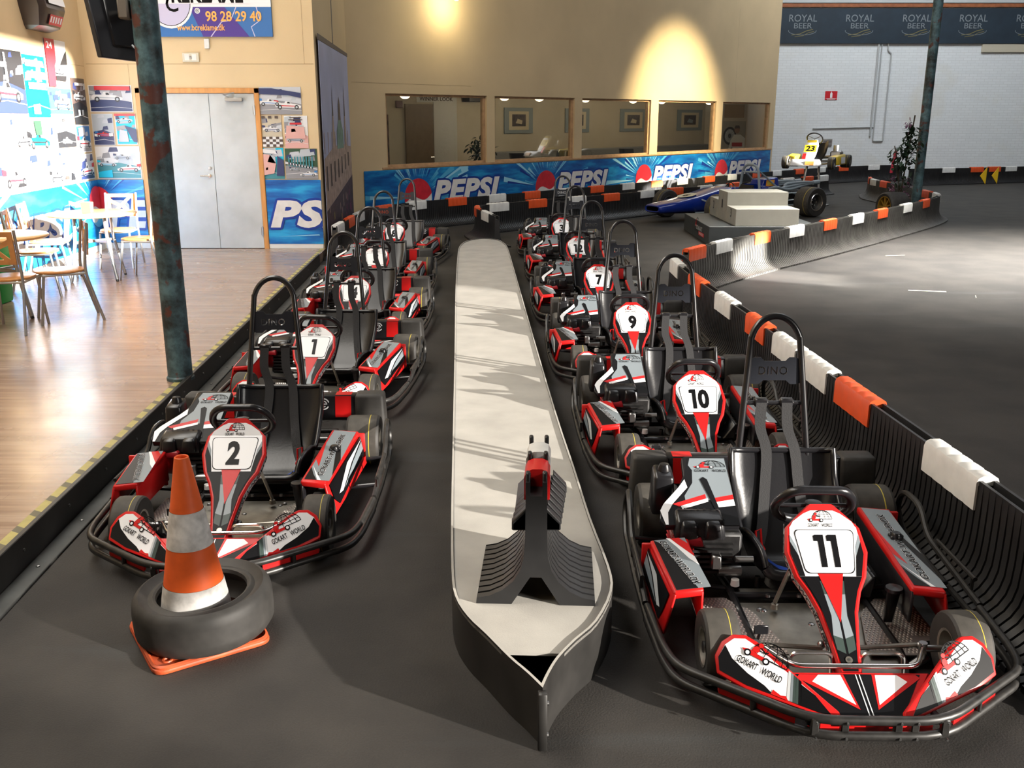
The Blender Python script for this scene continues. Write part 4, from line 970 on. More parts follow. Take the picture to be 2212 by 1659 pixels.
mb = MB(); mb.hexa([(-.05, -.035, 0), (.05, -.035, 0), (.05, .035, 0), (-.05, .035, 0), (-.058, -.04, .12), (.058, -.04, .12), (.058, .04, .12), (-.058, .04, .12)], M('brown metal holder', (.30, .17, .12), .35, .5), .004); tag(mb.build('napkin_holder', loc=(-4.64, 10.5, LZ+.73)), 'small brown tapered holder standing on the sunlit round table', 'holder')
mb = MB(); mb.hexa([(-5.15, 8.99, LZ), (-4.90, 8.99, LZ), (-4.90, 9.22, LZ), (-5.15, 9.22, LZ), (-5.18, 8.97, LZ+.55), (-4.87, 8.97, LZ+.55), (-4.87, 9.24, LZ+.55), (-5.18, 9.24, LZ+.55)], M('green plastic', (.0, .35, .06), .45), .02, 2); mb.box((-5.19, 8.96, LZ+.55), (-4.86, 9.25, LZ+.58), M('green plastic'), .01); tag(mb.build('waste_bin'), 'bright green plastic bin behind the table at the left edge', 'bin')

# ------------------------------------------------------------------ double door and fittings on the door wall
DM = M('worn grey door paint', (.46, .48, .48), .45, var=.14, vscale=2.5)
mb = MB(); x0, x1 = DOOR; y0 = DY-.025; t = .065
mb.box((x0-t, y0, LZ-.02), (x0, DY+.15, 2.23), WOOD, .004); mb.box((x1, y0, LZ-.02), (x1+t, DY+.15, 2.23), WOOD, .004); mb.box((x0-t, y0, 2.165), (x1+t, DY+.15, 2.23), WOOD, .004); struct(mb, 'trim_2', smooth=False)
mb = MB(); mb.box((x0+.005, DY-.005, LZ+.005), (-4.01, DY+.04, 2.16), DM, .003); d1 = struct(mb, 'door_1', smooth=False)
mb = MB(); mb.box((-4.005, DY-.005, LZ+.005), (x1-.005, DY+.04, 2.16), DM, .003); d2 = struct(mb, 'door_2', smooth=False)
mb = MB(); mb.lathe([(.02, 0), (.022, -.01), (.0, -.012)], CHR, 14, 'y', (-4.075, DY-.006, 1.10)); mb.tube([(-4.075, DY-.012, 1.10), (-4.075, DY-.05, 1.10), (-4.19, DY-.052, 1.10)], .009, CHR, 8); mb.build('handle', d1)
mb = MB(); mb.lathe([(.022, 0), (.022, -.008), (0, -.009)], STEEL, 14, 'y', (-4.065, DY-.006, 1.20)); mb.build('lock', d1)
mb = MB(); mb.box((-3.78, DY-.065, 2.06), (-3.55, DY-.01, 2.11), STG, .006); mb.tube([(-3.72, DY-.05, 2.11), (-3.80, DY-.09, 2.15), (-3.66, DY-.02, 2.17)], .008, STG); mb.build('door_closer', d2)
for x, d in ((x0+.005, d1), (x1-.005, d2)):
    for z in (.36, 1.95): mb = MB(); mb.cyl((x, DY-.018, z-.06), (x, DY-.018, z+.06), .013, STG, 10); mb.box((x-.03, DY-.012, z-.05), (x+.03, DY-.004, z+.05), STG); mb.build('hinge', d)
mb = MB(); mb.box((x1+t, DY-.012, LZ), (-2.59, DY, .165+LZ*.3), SKIRT, .003); struct(mb, 'baseboard_right')
mb = MB(); mb.box((-5.59, DY-.012, LZ), (x0-t, DY, .20), SKIRT, .003); struct(mb, 'baseboard_door')
mb = MB(); P = [LW(0, LZ, .0), LW(9, LZ, .0), LW(9, LZ, .012), LW(0, LZ, .012)]; mb.hexa(P+[p+V((0, 0, .08)) for p in P], SKIRT); struct(mb, 'baseboard_left')

# advertising sign above the door
PUR = M('violet print', (.06, .03, .22), .4); BLU = M('mid blue print', (.03, .13, .36), .4); LIL = M('lilac print', (.55, .53, .72), .4); ORP = M('orange print', (.95, .42, .10), .4)
mb = MB(); X0, X1, Z0, Z1 = -4.95, -3.10, 2.865, 3.75; mb.box((X0, DY-.03, Z0), (X1, DY-.005, Z1), BLU, .002)
f = Fr((X0, DY-.031, Z0), (1, 0, 0), (0, 0, 1)); w = X1-X0
mb.p2(f, [(.95, 0), (1.55, 0), (1.25, .36), (.8, .36)], PUR, 1)
for p in ([(1.05, .0), (1.2, .18), (1.32, .2), (1.4, .36)], [(1.62, 0), (1.58, .12), (1.7, .2), (1.66, .36)]): mb.s2(f, p, .012, LIL, 2)
mb.r2(f, 0, .36, w, .50, WHT, 2); mb.r2(f, 0, .50, w, .885, LIL, 2); mb.p2(f, [(.0, .40), (w-.25, .40), (w-.35, .62), (.0, .62)], WHT, 3)
mb.d2(f, .55, .42, .30, .32, WHT, 4, 28); mb.d2(f, .55, .42, .27, .29, BLK, 5, 28); mb.d2(f, .55, .42, .262, .282, LIL, 6, 28); mb.t2(f, 'C', .50, .30, .16, .2, BLK, 7)
mb.p2(f, [(.10, .40), (w-.25, .40), (w-.35, .64), (.10, .64)], WHT, 7)
mb.t2(f, 'REKLAME', .58, .41, .92, .20, BLK, 8, .03); mb.d2(f, .90, .315, .035, .035, WHT, 7, 18); mb.t2(f, '\u00ae', .875, .29, .05, .05, BLK, 8, .01)
mb.t2(f, '98 28 29 40', 1.00, .185, .72, .125, ORP, 8, .02); mb.t2(f, 'www.bcreklame.dk', .62, .075, .62, .075, ORP, 8, .015)
tag(mb.build('advert_sign', smooth=False), 'blue and white advert sign with orange telephone number above the double door', 'sign')
mb = MB(); mb.box((-4.0, DY-.03, 2.72), (-3.935, DY, 2.84), CAPW, .005); tag(mb.build('wall_sensor'), 'small upright white box on the wall just under the advert sign', 'sensor')
mb = MB(); mb.box((-4.30, DY-.025, 2.555), (-4.085, DY, 2.67), M('ivory switch plate', (.6, .56, .44), .5), .004); mb.box((-4.27, DY-.028, 2.575), (-4.21, DY-.02, 2.65), SKIRT); mb.box((-4.175, DY-.028, 2.575), (-4.115, DY-.02, 2.65), SKIRT); mb.lathe([(0, -.008), (.018, -.006), (.02, 0)], STEEL, 12, 'y', (-4.193, DY-.025, 2.61)); tag(mb.build('socket_box', smooth=False), 'grubby ivory socket box on the wall above the double door', 'socket')

# television on the column bracket
tv = thing('television', 'flat black television seen from behind, hung from the blue column on a bracket', 'television', (0, 0, 0))
tm = M('dark screen casing', (.02, .02, .024), .4)
mb = MB(); q = [V((-2.555, 6.25, 2.215)), V((-2.37, 6.72, 2.20)), V((-2.41, 6.735, 2.20)), V((-2.595, 6.265, 2.215))]; up = V((-.075, .03, .46))
mb.hexa(q+[p+up for p in q], tm, .006); c = (q[0]+q[1])/2; mb.hexa([c+V(p) for p in ((-.05, -.13, .08), (.06, .12, .08), (.02, .14, .08), (-.09, -.11, .08), (-.09, -.12, .38), (.01, .13, .38), (-.03, .15, .38), (-.13, -.1, .38))], SHELL, .01); mb.build('casing', tv)
mb = MB(); e = V((-.0423, .0176, 0)); mb.hexa([q[3]+e*.02+V((.01, .02, .02)), q[2]+V((-.008, -.015, .02)), q[2]+e*.03+V((-.008, -.015, .02)), q[3]+e*.06+V((.01, .02, .02))]+[p+up*.92 for p in (q[3]+e*.02+V((.01, .02, .02)), q[2]+V((-.008, -.015, .02)), q[2]+e*.03+V((-.008, -.015, .02)), q[3]+e*.06+V((.01, .02, .02)))], M('dark glass screen', (.01, .015, .03), .1)); mb.build('screen', tv)
mb = MB(); mb.tube([c+V((-.02, .0, .28)), V((-2.42, 6.36, 2.50)), V((-2.37, 6.30, 2.50))], .03, M('grey brown bracket', (.14, .12, .10), .5), 8); mb.box((-2.43, 6.24, 2.44), (-2.363, 6.36, 2.56), M('grey brown bracket'), .01); mb.build('wall_bracket', tv)
mb = MB(); mb.tube(catmull([(-2.372, 6.36, 2.46), (-2.38, 6.38, 2.36), (-2.40, 6.42, 2.28), (-2.44, 6.46, 2.30)], 5), .006, LGR, 6); mb.build('cable', tv)

# kart nose cone trophy on the left wall
mb = MB(); s0, s1 = .95, 1.95
def nose(s, z, o): return LW(s, z, o)
rows = []
for z, a, b, o in ((3.75, .98, 1.92, .10), (3.35, 1.0, 1.90, .22), (3.05, 1.05, 1.82, .26), (2.86, 1.10, 1.74, .20), (2.82, 1.14, 1.70, .06)):
    rows.append([nose(a, z, .0), nose(a+.02, z, o*.8), nose(a+.12, z, o), nose(b-.12, z, o), nose(b-.02, z, o*.8), nose(b, z, 0)])
NB = M('brown black fibreglass', (.03, .022, .02), .3); mb.grid(rows, NB); mb.add(rows[-1], [(5, 4, 3, 2, 1, 0)], NB); mb.add(rows[0], [tuple(range(6))], NB)
g = Fr(nose(1.72, 3.08, .262), nose(1.0, 0, 0)-nose(1.7, 0, 0), (0, 0, 1))
for z0, z1 in ((3.10, 3.19), (3.25, 3.60)): 
    q = [nose(1.66, z0, .275), nose(1.18, z0, .275), nose(1.18, z1, .255), nose(1.66, z1, .255)]; mb.add(q, [(0, 1, 2, 3)], WHT)
mb.add([nose(1.62, 2.875, .225), nose(1.25, 2.875, .225), nose(1.25, 2.985, .262), nose(1.62, 2.985, .262)], [(0, 1, 2, 3)], M('faded red print', (.6, .06, .08), .5))
for k in range(5): mb.add([nose(1.60-.07*k, 2.90, .2355), nose(1.56-.07*k, 2.90, .2355), nose(1.56-.07*k, 2.965, .259), nose(1.60-.07*k, 2.965, .259)], [(0, 1, 2, 3)], WHT)
tag(mb.build('nose_cone', ang=25), 'black fibreglass kart nose cone with white stripes hanging high on the left wall', 'nose cone')

# ------------------------------------------------------------------ racing posters
PC = {k: M('poster '+k, c, .45) for k, c in dict(black=(.012, .012, .014), white=(.75, .75, .75), red=(.45, .02, .03), navy=(.02, .03, .10), blue=(.03, .16, .42), cyan=(.0, .42, .62), grey=(.22, .22, .24), pale=(.5, .52, .56), sand=(.48, .42, .32), pink=(.62, .35, .32), green=(.02, .06, .03), brown=(.06, .04, .035), teal=(.03, .18, .22), silver=(.42, .46, .5)).items()}
def car2d(mb, fr, a, b, k, body, l, flip=1, accent='red'):
    S = lambda pts: [(a+x*k*flip, b+y*k) for x, y in (pts if flip > 0 else pts[::-1])]
    mb.p2(fr, S([(-.5, .05), (.5, .02), (.52, .10), (.3, .17), (.12, .19), (.05, .28), (-.1, .28), (-.15, .2), (-.45, .2), (-.52, .12)]), PC[body], l)
    mb.p2(fr, S([(-.03, .19), (.1, .19), (.05, .26), (-.03, .26)]), PC['black'], l+1)
    mb.p2(fr, S([(-.56, .2), (-.38, .2), (-.38, .3), (-.56, .33)]), PC[accent], l+1)
    mb.p2(fr, S([(-.35, .09), (.4, .07), (.4, .10), (-.35, .13)]), PC[accent], l+1)
    for x in (-.33, .34): mb.d2(fr, a+x*k*flip, b+.05*k, .085*k, .085*k, PC['black'], l+2, 14); mb.d2(fr, a+x*k*flip, b+.05*k, .045*k, .045*k, PC['silver'], l+3, 10)
def poster(fr, w, h, sky, road, cars, lab, extra=(), border=None, text=()):
    mb = MB(); n = fr.n
    mb.hexa([fr.at(0, 0, -1), fr.at(w, 0, -1), fr.at(w, h, -1), fr.at(0, h, -1), fr.at(0, 0, 3), fr.at(w, 0, 3), fr.at(w, h, 3), fr.at(0, h, 3)], PC[border or sky])
    m = .012 if border else 0; L = 4
    mb.r2(fr, m, m, w-m, h-m, PC[sky], L)
    rnd = random.Random(lab); cl = lambda x: min(max(x, m), w-m); ch = lambda y: min(max(y, m), h-m)
    for k in range(9):
        x, y, s = rnd.random()*w, h*(.5+.45*rnd.random()), (.03+.06*rnd.random())
        c = PC[rnd.choice(['grey', 'pale', 'navy', 'silver', sky])]
        mb.p2(fr, [(cl(x-s), ch(y-s*.6)), (cl(x+s), ch(y-s*.5)), (cl(x+s*.8), ch(y+s*.7)), (cl(x-s*.6), ch(y+s*.5))], c, L+1+k*.08)
    mb.p2(fr, [(m, m), (w-m, m), (w-m, h*.38), (w*.5, h*.50), (m, h*.44)], PC[road], L+2)
    mb.s2(fr, [(m, h*.16), (w*.5, h*.20), (w-m, h*.14)], h*.012, PC['white'], L+3)
    for i, (ca, cb, ck, body, fl, ac) in enumerate(cars): car2d(mb, fr, ca*w, cb*h, ck*w, body, L+4+4*i, fl, ac)
    for c, pts in extra: mb.p2(fr, [(x*w, y*h) for x, y in pts], PC[c], L+14)
    for s, a, b, tw, th, c in text: mb.t2(fr, s, a*w, b*h, tw*w, th*h, PC[c], L+16, .02)
    return tag(mb.build('racing_poster', smooth=False), lab, 'poster', 'racing posters around the double door')
def dp(x0, x1, z0, z1): return Fr((x0, DY-.004, z0), (1, 0, 0), (0, 0, 1), .0009), x1-x0, z1-z0
def lp(s0, s1, z0, z1): return Fr(LW(s1, z0, .004), LW(s0, 0)-LW(s1, 0), (0, 0, 1), .0009), s1-s0, z1-z0
stripe = lambda c, a, b: (c, [(0, a), (1, a), (1, b), (0, b)])
poster(*dp(-5.585, -5.015, 1.925, 2.267), 'pale', 'navy', [(.42, .42, .7, 'white', 1, 'silver')], 'wide poster of a white race car, upper left of the door frame', [('red', [(.15, .82), (.97, .80), (.97, .95), (.15, .97)])], 'white')
poster(*dp(-5.585, -5.30, 1.495, 1.905), 'silver', 'navy', [(.55, .28, .8, 'red', 1, 'blue')], 'grey poster with a dark race car and bright headlights, left of the door frame', [('white', [(.08, .30), (.22, .28), (.22, .36), (.08, .38)]), ('white', [(.76, .30), (.95, .30), (.95, .40), (.76, .40)])], 'pale')
poster(*dp(-5.275, -5.0, 1.505, 1.905), 'cyan', 'cyan', [(.45, .72, .8, 'pale', -1, 'cyan')], 'turquoise and navy poster touching the left door frame', [('navy', [(.45, .62), (1, .50), (1, .08), (.82, .1)]), ('red', [(0, .93), (1, .93), (1, 1), (0, 1)]), ('pale', [(.1, .1), (.6, .1), (.55, .45), (.2, .5)])], 'white')
poster(*dp(-5.585, -4.99, 1.06, 1.485), 'white', 'teal', [(.72, .24, .5, 'white', -1, 'red'), (.25, .40, .4, 'pale', 1, 'cyan'), (.6, .62, .35, 'silver', 1, 'navy')], 'large pale poster of several race cars directly above the left banner piece', [('cyan', [(.04, .05), (.35, .05), (.35, .28), (.04, .22)])], 'white')
poster(*dp(-3.335, -2.785, 1.895, 2.245), 'pale', 'grey', [(.68, .22, .6, 'white', 1, 'red'), (.25, .34, .5, 'white', 1, 'blue')], 'wide poster of white race cars on a track, top right of the door', [('navy', [(0, .74), (.7, .70), (1, .60), (1, .78), (.3, .95), (0, .95)])])
poster(*dp(-3.325, -3.065, 1.48, 1.885), 'sand', 'sand', [(.5, .50, .9, 'white', 1, 'navy')], 'chequered poster with a small race car photograph, right of the door', [(('brown' if (i+j) % 2 else 'white'), [(.17*i, .08*j), (.17*i+.17, .08*j), (.17*i+.17, .08*j+.08), (.17*i, .08*j+.08)]) for i in range(6) for j in range(4)]+[(('brown'), [(.17*i, .90), (.17*i+.17, .90), (.17*i+.17, .98), (.17*i, .98)]) for i in (0, 2, 4)])
poster(*dp(-3.03, -2.72, 1.46, 1.88), 'white', 'pink', [(.45, .20, .75, 'silver', 1, 'navy')], 'pink and cream race poster with two lines of heading, right of the chequered poster', [('pink', [(.05, .3), (.9, .3), (.85, .66), (.1, .70)]), ('brown', [(.25, .93), (.75, .93), (.75, .96), (.25, .96)]), ('brown', [(.2, .86), (.8, .86), (.8, .89), (.2, .89)]), ('red', [(.25, .73), (.75, .73), (.75, .79), (.25, .79)]), ('brown', [(.3, .50), (.5, .52), (.45, .6), (.3, .6)])])
poster(*dp(-3.335, -3.065, 1.06, 1.465), 'cyan', 'teal', [], 'close-up poster of a pink car flank, low beside the right door frame', [('pink', [(0, .12), (.5, .18), (.62, .5), (.35, .78), (0, .80)]), ('navy', [(.62, .1), (1, .1), (1, .6), (.7, .75)]), ('silver', [(.2, .55), (.6, .5), (.6, .7), (.35, .8)]), ('white', [(.0, .85), (.7, .8), (.6, .92), (0, .97)]), ('brown', [(.1, .28), (.2, .30), (.2, .38), (.1, .36)])])
poster(*dp(-3.045, -2.615, 1.06, 1.455), 'green', 'grey', [(.70, .10, .5, 'white', -1, 'blue'), (.30, .28, .32, 'silver', 1, 'navy')], 'dark poster of cars under trees beside the church banner', [('teal', [(.1+.09*i, .42-.01*i), (.14+.09*i, .42-.01*i), (.14+.09*i, .74), (.1+.09*i, .74)]) for i in range(9)]+[('pale', [(0, .50), (1, .30), (1, .34), (0, .58)])])
poster(*lp(.61, 1.28, 2.215, 2.76), 'white', 'sand', [(.55, .22, .55, 'white', 1, 'black')], 'tall red and cream poster with the number 24 on the left wall', [('red', [(0, 0), (.32, 0), (.36, .45), (.44, .55), (.44, 1), (0, 1)]), ('black', [(.62, .48), (.95, .8), (.95, .5)]), ('black', [(.35, .14), (.8, .13), (.85, .25), (.35, .24)])], None, [('24', .06, .80, .26, .14, 'white')])
poster(*lp(1.95, 2.90, 1.90, 2.56), 'black', 'navy', [(.52, .20, .75, 'white', 1, 'red')], 'large black poster with a white car and grandstand at the left edge', [('white', [(.0, .72), (.55, .72), (.55, .80), (0, .80)]), ('white', [(.50, .5), (.56, .5), (.53, .95), (.49, .95)])])
poster(*lp(1.32, 1.93, 1.86, 2.54), 'cyan', 'cyan', [], 'cyan poster with three bands of white lettering on the left wall', [('white', [(.05, .82), (.9, .82), (.85, .92), (.05, .92)]), ('white', [(.05, .64), (.95, .62), (.9, .74), (.1, .74)]), ('white', [(.1, .46), (.9, .45), (.9, .56), (.1, .56)]), ('white', [(.2, .05), (.5, .05), (.5, .22), (.2, .2)])])
poster(*lp(.10, .57, 1.77, 2.34), 'brown', 'black', [(.5, .52, .8, 'pale', 1, 'black')], 'tall brown black poster with a pale car in the corner of the left wall', [('pale', [(.2, .84), (.8, .84), (.8, .90), (.2, .90)]), ('silver', [(.25, .2), (.4, .2), (.4, .32), (.25, .32)]), ('silver', [(.5, .2), (.65, .2), (.65, .32), (.5, .32)])])
poster(*lp(.60, 1.30, 1.90, 2.20), 'blue', 'blue', [(.55, .2, .7, 'white', 1, 'navy')], 'blue poster with white cars below the number 24 poster', [('white', [(.4, .62), (.75, .6), (.75, .76), (.4, .78)])])
poster(*lp(.62, 1.20, 1.50, 1.895), 'pale', 'black', [(.5, .1, .5, 'white', 1, 'black')], 'black and white poster with a helmet, middle of the left wall', [('white', [(.1, .5), (.9, .6), (.9, .98), (.1, .95)]), ('black', [(.3, .55), (.5, .6), (.45, .9), (.25, .85)])])
poster(*lp(.10, .58, 1.42, 1.76), 'blue', 'grey', [(.5, .2, .9, 'white', 1, 'red')], 'blue grey poster of a rally car in the corner of the left wall', [('silver', [(.1, .6), (.4, .6), (.35, .9), (.1, .9)])], 'white')
poster(*lp(.10, .60, 1.07, 1.40), 'pale', 'navy', [(.5, .2, .9, 'white', -1, 'red')], 'pale poster of a car directly above the banner in the left wall corner', (), 'white')
poster(*lp(1.32, 2.45, 1.48, 1.84), 'white', 'sand', [(.62, .12, .5, 'cyan', 1, 'black'), (.25, .2, .35, 'pale', -1, 'black')], 'wide sun bleached poster in the middle row of the left wall', [('green', [(.55, .5), (.7, .5), (.7, .95), (.52, .95)])])  # white and sand inks paint in sun overexposure, not fading
poster(*lp(.64, 1.75, 1.08, 1.46), 'white', 'white', [(.35, .1, .35, 'pale', 1, 'black')], 'sun bleached white poster with dark figures above the left wall banner', [('black', [(.72, .05), (.85, .05), (.82, .25), (.75, .3)]), ('brown', [(.55, .1), (.68, .1), (.66, .2), (.58, .22)])])  # blank white ground is sun glare painted as colour, paper unfaded
poster(*lp(1.80, 2.95, 1.08, 1.44), 'white', 'pale', [(.4, .15, .5, 'white', 1, 'red')], 'sun bleached pale poster at the lower left edge above the banner', [('black', [(.4, .1), (.6, .1), (.55, .2), (.45, .22)])])  # pale inks put the overexposed sunlight into the print
# ------------------------------------------------------------------ drinks banners
BAN, nt, b, tc, N, ln = nodes('blue banner print', .35)
mp = nt.nodes.new('ShaderNodeMapping'); mp.inputs['Rotation'].default_value = (0, .5, .4); mp.inputs['Scale'].default_value = (1.2, 1.2, 6); ln(tc.outputs['Object'], mp.inputs['Vector'])
n1 = N('TexNoise', Scale=1.6, Detail=5.); ln(mp.outputs['Vector'], n1.inputs['Vector'])
ln(ramp(nt, n1.outputs['Fac'], [(.3, (.004, .05, .22)), (.5, (.005, .13, .40)), (.68, (.02, .30, .58))]), b.inputs['Base Color'])
BL1 = M('banner light ray', (.08, .38, .62), .35); BL2 = M('banner pale ray', (.30, .60, .75), .35); BDK = M('banner dark blue', (.006, .035, .25), .35); BRD = M('banner red', (.55, .025, .04), .35, var=.15, vscale=9); BWH = M('banner white', (.72, .70, .67), .4, var=.08, vscale=9)
def banner(fr, w, h, items, label, th=.006):
    mb = MB(); mb.hexa([fr.at(0, 0, -1), fr.at(w, 0, -1), fr.at(w, h, -1), fr.at(0, h, -1), fr.at(0, 0, 4), fr.at(w, 0, 4), fr.at(w, h, 4), fr.at(0, h, 4)], BAN)
    rnd = random.Random(label); L = 5
    cx = lambda x: min(max(x, .002), w-.002); cy = lambda y: min(max(y, .002), h-.002)
    def clip(pts):
        # clip polygon against the banner rectangle
        for ax, lim, sg in ((0, .002, 1), (0, w-.002, -1), (1, .002, 1), (1, h-.002, -1)):
            out = []
            for i in range(len(pts)):
                p, q = pts[i-1], pts[i]; a, c = sg*(p[ax]-lim), sg*(q[ax]-lim)
                if (a >= 0) != (c >= 0): t = a/(a-c); out.append((p[0]+(q[0]-p[0])*t, p[1]+(q[1]-p[1])*t))
                if c >= 0: out.append(q)
            pts = out
            if len(pts) < 3: return None
        return pts
    for kind, x, y, s in items:
        if kind == 'globe':
            for k in range(46):
                a = PI*rnd.random()*1.2-.3; r0 = s*(1.02+.2*rnd.random()); r1 = s*(1.6+3*rnd.random()); d = .015+.03*rnd.random()
                p = clip([(x+r0*math.cos(a), y+r0*math.sin(a)), (x+r1*math.cos(a-d), y+r1*math.sin(a-d)), (x+r1*math.cos(a+d), y+r1*math.sin(a+d))])
                if p: mb.p2(fr, p, rnd.choice([BL1, BL1, BL2, BDK]), L+k*.04)
    for kind, x, y, s in items:
        if kind == 'ray':
            p = clip([(x, y), (x+s, y+.03*s), (x+s*.98, y+.05*s)]); p and mb.p2(fr, p, BL2, L+2)
    for kind, x, y, s in items:
        if kind == 'globe':
            mb_d = lambda r, m, l, t0=0, t1=2*PI: (lambda p: p and mb.p2(fr, p, m, l))(clip([(x+r*math.cos(t0+(t1-t0)*k/36), y+r*math.sin(t0+(t1-t0)*k/36)) for k in range(36)]))
            mb_d(s*1.0, BWH, L+4)
            wave = lambda o, n=14: [(x-s+2*s*k/n, y+o+s*(.16*math.sin(PI*(k/n)*2+PI))) for k in range(n+1)]
            inside = lambda pts: pts
            up = [(x+s*math.cos(t), y+s*math.sin(t)) for t in [.18+(PI+.28-.18)*k/24 for k in range(25)]]
            low = [(x-s*.96+(1.95*s)*k/14, y+s*(-.28+.46*k/14)+s*.20*math.sin(2*PI*k/14+PI)*-1) for k in range(1, 14)]
            p = clip(up+low); p and mb.p2(fr, p, BRD, L+6)
            dn = [(x+s*math.cos(t), y+s*math.sin(t)) for t in [PI+.75+(2*PI-.25-PI-.75)*k/20 for k in range(21)]]
            top = [(x+s*.97-(1.70*s)*k/12, y+s*(-.25-.43*k/12)+s*.16*math.sin(2*PI*k/12)) for k in range(1, 12)]
            p = clip(dn+top); p and mb.p2(fr, p, BL1, L+6)
    for kind, x, y, s in items:
        if kind in ('word',) or kind.startswith('w:'):
            body = 'PEPSI' if kind == 'word' else kind[2:]
            tw, tht = s if isinstance(s, tuple) else (s, s*.26)
            vs, fs, asp = text_polys(body, .05, .22, 1.08); e = tht*.085
            pts = lambda da, db: [(x+vx*tw+da, y+vy*tht+db) for vx, vy in vs]
            for q, (da, db) in enumerate(((e, 0), (-e, 0), (0, e), (0, -e), (e*.7, e*.7), (-e*.7, e*.7), (e*.7, -e*.7), (-e*.7, -e*.7), (0, 0))):
                P = pts(da, db)
                for f in fs:
                    c = clip([P[k] for k in f]); c and mb.p2(fr, c, BWH if q == 8 else BDK, L+8+q*.15+(3 if q == 8 else 0))
    return tag(mb.build('drinks_banner', smooth=False), label, 'banner', 'blue drinks banners')
gap = 3.56
its = [('w:I', -.42, .28, (.40, .42)), ('ray', .3, .15, .9)]
for k in range(4):
    g = 1.22+gap*k; its += [('globe', g, .34, .33), ('word', g+.36, .22, (1.78, .40)), ('ray', g+2.2, .2, .8)]
banner(Fr(W(-.12, .15, .012), (*D, 0), (0, 0, 1), .0009), 14.58, .84, its, 'long blue banner with four red white and blue balls under the office windows')
banner(Fr((-3.33, DY-.012, .185), (1, 0, 0), (0, 0, 1), .0009), .745, .862, [('w:PSI', .035, .22, (.95, .375)), ('ray', .1, .1, .6)], 'blue banner piece right of the double door beside the church banner')
banner(Fr((-5.595, DY-.012, .205), (1, 0, 0), (0, 0, 1), .0009), .615, .845, [('globe', -.08, .50, .27), ('w:PE', .10, .20, (.56, .375)), ('ray', .2, .7, .4)], 'blue banner piece between the left wall corner and the door frame')
banner(Fr(LW(4.2, .205, .012), -V((*LD, 0)), (0, 0, 1), .0009), 4.15, .845, [('globe', 4.02, .50, .27), ('globe', .55, .45, .27), ('w:PEPSI', .95, .2, (2.1, .375)), ('ray', 2.9, .6, .8)], 'sunlit blue banner along the foot of the left wall behind the chairs')

# ------------------------------------------------------------------ church banner on the return wall
SKYB = M('banner lilac sky', (.36, .39, .58), .6, var=.1, vscale=1.5); STN = M('banner stone', (.36, .27, .23), .6, var=.3, vscale=9); STD = M('banner dark stone', (.07, .05, .05), .6); COP = M('banner copper green', (.14, .25, .21), .6, var=.3, vscale=6); FLW = M('banner crowd', (.05, .03, .045), .6, var=.5, vscale=12); MAG = M('banner magenta', (.22, .03, .12), .6); FY_ = M('banner yellow', (.35, .33, .08), .6)
mb = MB(); f = Fr((-2.545, 13.20, .16), (-.03, 1, 0), (0, 0, 1), .0012); w, h = 2.72, 2.68
mb.hexa([f.at(0, 0, -2), f.at(w, 0, -2), f.at(w, h*.99, -2), f.at(0, h*1.01, -2), f.at(0, 0, 2), f.at(w, 0, 2), f.at(w, h*.99, 2), f.at(0, h*1.01, 2)], SKYB)
mb.p2(f, [(.0, .0), (w, .0), (w, .80), (w*.5, .62), (0, .45)], FLW, 5)
mb.p2(f, [(0, .45), (w*.5, .62), (w, .80), (w, 1.25), (w*.75, 1.28), (w*.5, 1.30), (w*.3, 1.28), (0, 1.15)], STN, 4)
for k in range(7): mb.r2(f, .12+.36*k, .72+.04*k, .24+.36*k, 1.05+.02*k, STD, 6)
for k in range(8): mb.r2(f, .05+.33*k, 1.22, .10+.33*k, 1.5, STN, 5)
for x, hh in ((w*.34, 2.1), (w*.78, 2.15)):
    mb.p2(f, [(x-.14, 1.2), (x+.14, 1.2), (x+.05, 1.72), (x, hh), (x-.05, 1.72)], STN, 5); mb.p2(f, [(x-.05, 1.72), (x+.05, 1.72), (x, hh+.05)], STD, 6)
mb.p2(f, [(w*.45, 1.25), (w*.70, 1.25), (w*.69, 1.5), (w*.62, 1.66), (w*.53, 1.66), (w*.46, 1.5)], COP, 6); mb.p2(f, [(w*.53, 1.66), (w*.62, 1.66), (w*.61, 1.88), (w*.575, 2.0), (w*.54, 1.88)], STD, 6)
mb.r2(f, w*.4, 1.05, w*.75, 1.3, STN, 5)
rnd = random.Random(3)
for k in range(26): x, y = rnd.random()*(w-.1), rnd.random()*.5; mb.p2(f, [(x, y), (x+.06, y+.02), (x+.05, y+.12), (x+.01, y+.10)], rnd.choice([MAG, MAG, FY_, STN]), 6)
mb.hexa([f.at(-.02, h*1.0, -3), f.at(w+.02, h*.98, -3), f.at(w+.02, h*.98+.05, -3), f.at(-.02, h*1.01+.05, -3), f.at(-.02, h*1.0, 6), f.at(w+.02, h*.98, 6), f.at(w+.02, h*.98+.05, 6), f.at(-.02, h*1.01+.05, 6)], STD)
for x in (w*.47,): mb.tube([f.at(x, h, 2), f.at(x, h+2, 2)], .006, STEEL, 6)
tag(mb.build('church_banner', smooth=False), 'tall hanging banner printed with a spired church and lilac sky beside the window wall', 'banner')

